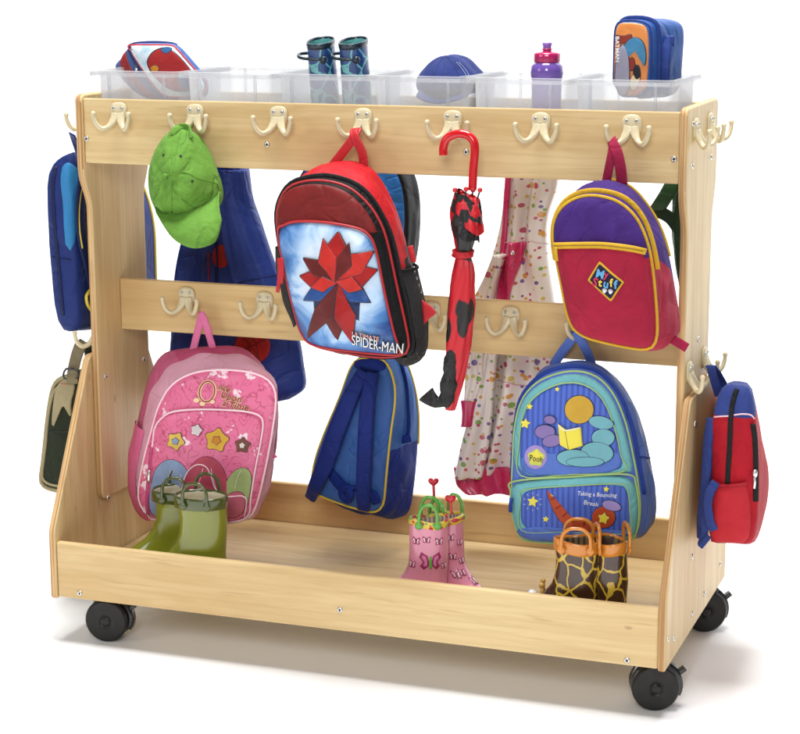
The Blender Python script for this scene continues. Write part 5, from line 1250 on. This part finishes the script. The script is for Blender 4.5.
# water bottle in the fifth tray
def wb_():
    c = PY(547, 60, .26); T = thing('water_bottle', Vector((c.x, .26, TB)), 'purple sports water bottle with a magenta cap standing in a clear tray', 'bottle')
    pb_ = plast('bottle_purple', lin(128, 96, 186), .12, .3); pb_.node_tree.nodes['Principled BSDF'].inputs['Transmission Weight'].default_value = .35
    mgc = plast('cap_magenta', lin(186, 36, 96), .18, .3); sp = plast('spout_purple', lin(140, 108, 196), .2, .2)
    k = PY(547, 50, .26); u = (PY(547, 60, .26)-k).length/10; Z = lambda y: PY(547, y, .26).z-TB
    r = lambda px: px*u
    ob('bottle_body', *lathe([(r(12), 0), (r(15), .002), (r(15.5), .008), (r(15.2), Z(92)), (r(15.6), Z(86)), (r(15), Z(82)), (r(16.3), Z(76)), (r(16.6), Z(71)), (r(16.0), Z(66)), (r(13.8), Z(63.2)), (r(12.2), Z(62)), (r(11.6), Z(60))], 40), pb_, T, local=True)
    pr = [(r(12.8), Z(62)), (r(13.2), Z(61.4)), (r(13.2), Z(54)), (r(12.6), Z(52.6)), (r(8), Z(51.6)), (r(4.6), Z(51.2)), (r(4.2), Z(49.8)), (r(5.6), Z(49.2)), (r(5.4), Z(48.4)), (r(3), Z(48))]
    V, F = lathe(pr, 48); V = [Vector((v.x*(1+(.02 if (i % 48) % 3 == 0 and v.length > 0 and Z(61.5) <= v.z <= Z(53.5) else 0)), v.y*(1+(.02 if (i % 48) % 3 == 0 and Z(61.5) <= v.z <= Z(53.5) else 0)), v.z)) for i, v in enumerate(V)]
    ob('screw_cap', V, F, mgc, T, local=True)
    ob('spout', *lathe([(r(3.8), Z(49)), (r(4.2), Z(48)), (r(4.4), Z(45)), (r(5.0), Z(44.4)), (r(5.0), Z(42.6)), (r(3.6), Z(42.2)), (r(2.2), Z(42.8))], 28), sp, T, local=True)
wb_()
# lunch bags
def l1_():
    c = PY(160, 95, .27); T = thing('lunch_bag', Vector((c.x, .27, TB)), 'red and blue zipped lunch bag with a printed lid, tilted in the leftmost clear tray', 'lunch bag', 'lunch bags in the trays')
    bl = cloth('lunch_blue', lin(64, 108, 178), .5, .14, .4, 20); rd = cloth('lunch_red', lin(178, 30, 38), .5, .12, .4, 20); rp = plast('piping_lunch_red', lin(196, 50, 60), .4); pr = blend_print('print_sky', [lin(150, 196, 226), lin(214, 232, 242), lin(240, 246, 250), lin(120, 178, 220)], 22, 1.2, .35, 6); rr = cloth('print_scarlet', lin(186, 44, 46), .5, .14, .3, 24, weave=False); og = cloth('print_amber', lin(222, 150, 50), .5, .1, .2, weave=False); pb_ = cloth('print_blue', lin(60, 120, 180), .5, .1, .2, weave=False)
    oln = plast('print_dark_line', lin(50, 24, 30), .4)
    f = [(127, 47), (131, 43.5), (150, 43), (170, 43.5), (177, 46), (188, 58), (206, 80), (206, 94), (200, 99), (180, 99), (165, 98), (152, 86), (138, 65)]
    b_ = [(113, 67), (121, 58), (135, 50), (152, 50), (164, 54), (178, 70), (192, 90), (186, 99), (158, 101), (140, 96), (126, 84)]
    B = Bag(f, .235, .006, amp=.002, seed=100, it=1); B.build('body', [bl, rd], T, b_, .30, bulge=.003, samp=.003, fn=lambda k, x, z, t, th: 1 if (k == 'side' and .40 < t < .78) else 0)
    lid = [(129, 48), (132, 45), (150, 44.8), (170, 45.2), (176, 48), (187, 60), (204, 81), (204, 92), (198, 97), (182, 97), (166, 96), (154, 85), (140, 65)]
    o, rad = patch(B, 'lid', lid, pr, T, .002, it=1); line(B, 'piping', lid, rp, T, .0018, .0015, True)
    for k, (pix, m_) in enumerate([([(146, 64), (152, 52), (160, 48), (168, 47), (178, 54), (190, 68), (202, 84), (188, 92), (170, 90), (156, 78)], rr), ([(160, 50), (166, 46.5), (174, 48), (168, 54)], pb_), ([(176, 74), (188, 76), (196, 86), (184, 90)], pb_), ([(150, 68), (156, 64), (161, 69), (155, 73)], og)]): outlined(B, 'printed_shape', [(pix, m_)], T, oln, .0028+.0003*k)
    ob('zipper', *sweep([B.side(math.radians(a), .12, .001) for a in range(70, 260, 5)], .004, .0016, 8, smooth=0), plast('zip_navy', lin(30, 50, 110), .5), T)
    p = B.side(math.radians(172), .12, .003); ob('zipper_pull', *sweep([p, p+Vector((.002, -.004, -.006)), p+Vector((.003, -.004, -.013))], .003, .0015, 8), M_silver, T)
l1_()
def l2_():
    c = PY(645, 95, .27); T = thing('lunch_bag', Vector((c.x, .27, TB)), 'orange fronted royal blue lunch bag standing upright in the rightmost clear tray', 'lunch bag', 'lunch bags in the trays')
    bl = cloth('lunch_royal', lin(36, 92, 172), .5, .14, .5, 18, spec=.4); dn = cloth('lunch_navy', lin(34, 62, 140), .5, .12, .4, 20); og = blend_print('print_orange', [lin(200, 92, 52), lin(206, 120, 60), lin(214, 132, 64), lin(190, 84, 48)], 14, .6, .35, 2); br = cloth('print_brick', lin(150, 56, 44), .45, .2, .3, weave=False); bu = cloth('print_sea', lin(70, 140, 184), .45, .3, .3, 30, weave=False); gy = cloth('print_lavender', lin(168, 166, 188), .4, .16, .3, 24, weave=False); dk = cloth('print_coal', (.02, .02, .03), .5, .2, .3, weave=False); cr_ = plast('print_cream', lin(222, 196, 150), .5); wh = plast('print_pale', (.8, .8, .8, 1), .4)
    oln = plast('print_dark_line', lin(46, 30, 34), .4)
    f = [(612.5, 97), (613.5, 40), (614.5, 26), (619, 20), (634, 19.5), (646, 22), (651.5, 28), (651.5, 60), (650, 97)]
    b_ = [(640, 97), (641, 40), (643, 24), (652, 18), (668, 18.5), (680, 22), (684.5, 30), (682.5, 60), (680, 97)]
    B = Bag(f, .215, .004, amp=.0015, seed=110, it=1, e=.008); B.build('body', bl, T, b_, .325, bulge=.002, samp=.003)
    pn = [(614.5, 95), (615.5, 40), (616.5, 27), (620.5, 22.5), (634, 22.5), (644, 24.5), (648.5, 30), (649, 60), (647, 95)]
    patch(B, 'front_panel', pn, og, T, .002, it=1)
    for k, (pix, m_) in enumerate([([(616, 34), (624, 36), (632, 33), (632, 40), (622, 44), (616, 40)], br), ([(628, 60), (634, 56), (636, 68), (630, 72)], br), ([(628, 40), (634, 37), (640, 38), (645, 44), (647, 56), (645, 68), (641, 60), (642, 52), (636, 50), (630, 56), (624, 62), (622, 50)], bu), ([(616, 58), (622, 42), (627, 48), (630, 62), (630, 95), (616, 95)], gy), ([(630, 80), (634, 74), (638, 68), (641, 72), (640, 82), (636, 90), (631, 90)], cr_), ([(633, 72), (636, 64), (640, 66), (641, 76), (637, 80)], dk)]): outlined(B, 'printed_shape', [(pix, m_)], T, oln, .0028+.0003*k, 1)
    text(B, 'printed_text', 'BATMAN', 616.2, 36, 3.8, math.radians(-88), wh, T, .0046, xs=1.15, bold=.02)
    ob('zipper', *sweep([B.side(math.radians(a), .16, .001) for a in range(-60, 240, 5)], .006, .0018, 8, smooth=0), dn, T)
    ob('piping', *sweep([B.fr(math.radians(a), .985, .001) for a in range(0, 360, 5)], .0018, None, 6, True, smooth=0), dn, T)
    strap('handle', [(663, 39, .262), (665, 44, .255), (664, 60, .245), (663, 80, .245), (662, 92, .26)], .012, .0028, dn, T); strap('handle_tab', [(667, 36, .262), (667, 42, .259), (667, 46, .259)], .013, .0015, dn, T, sm=3)
l2_()
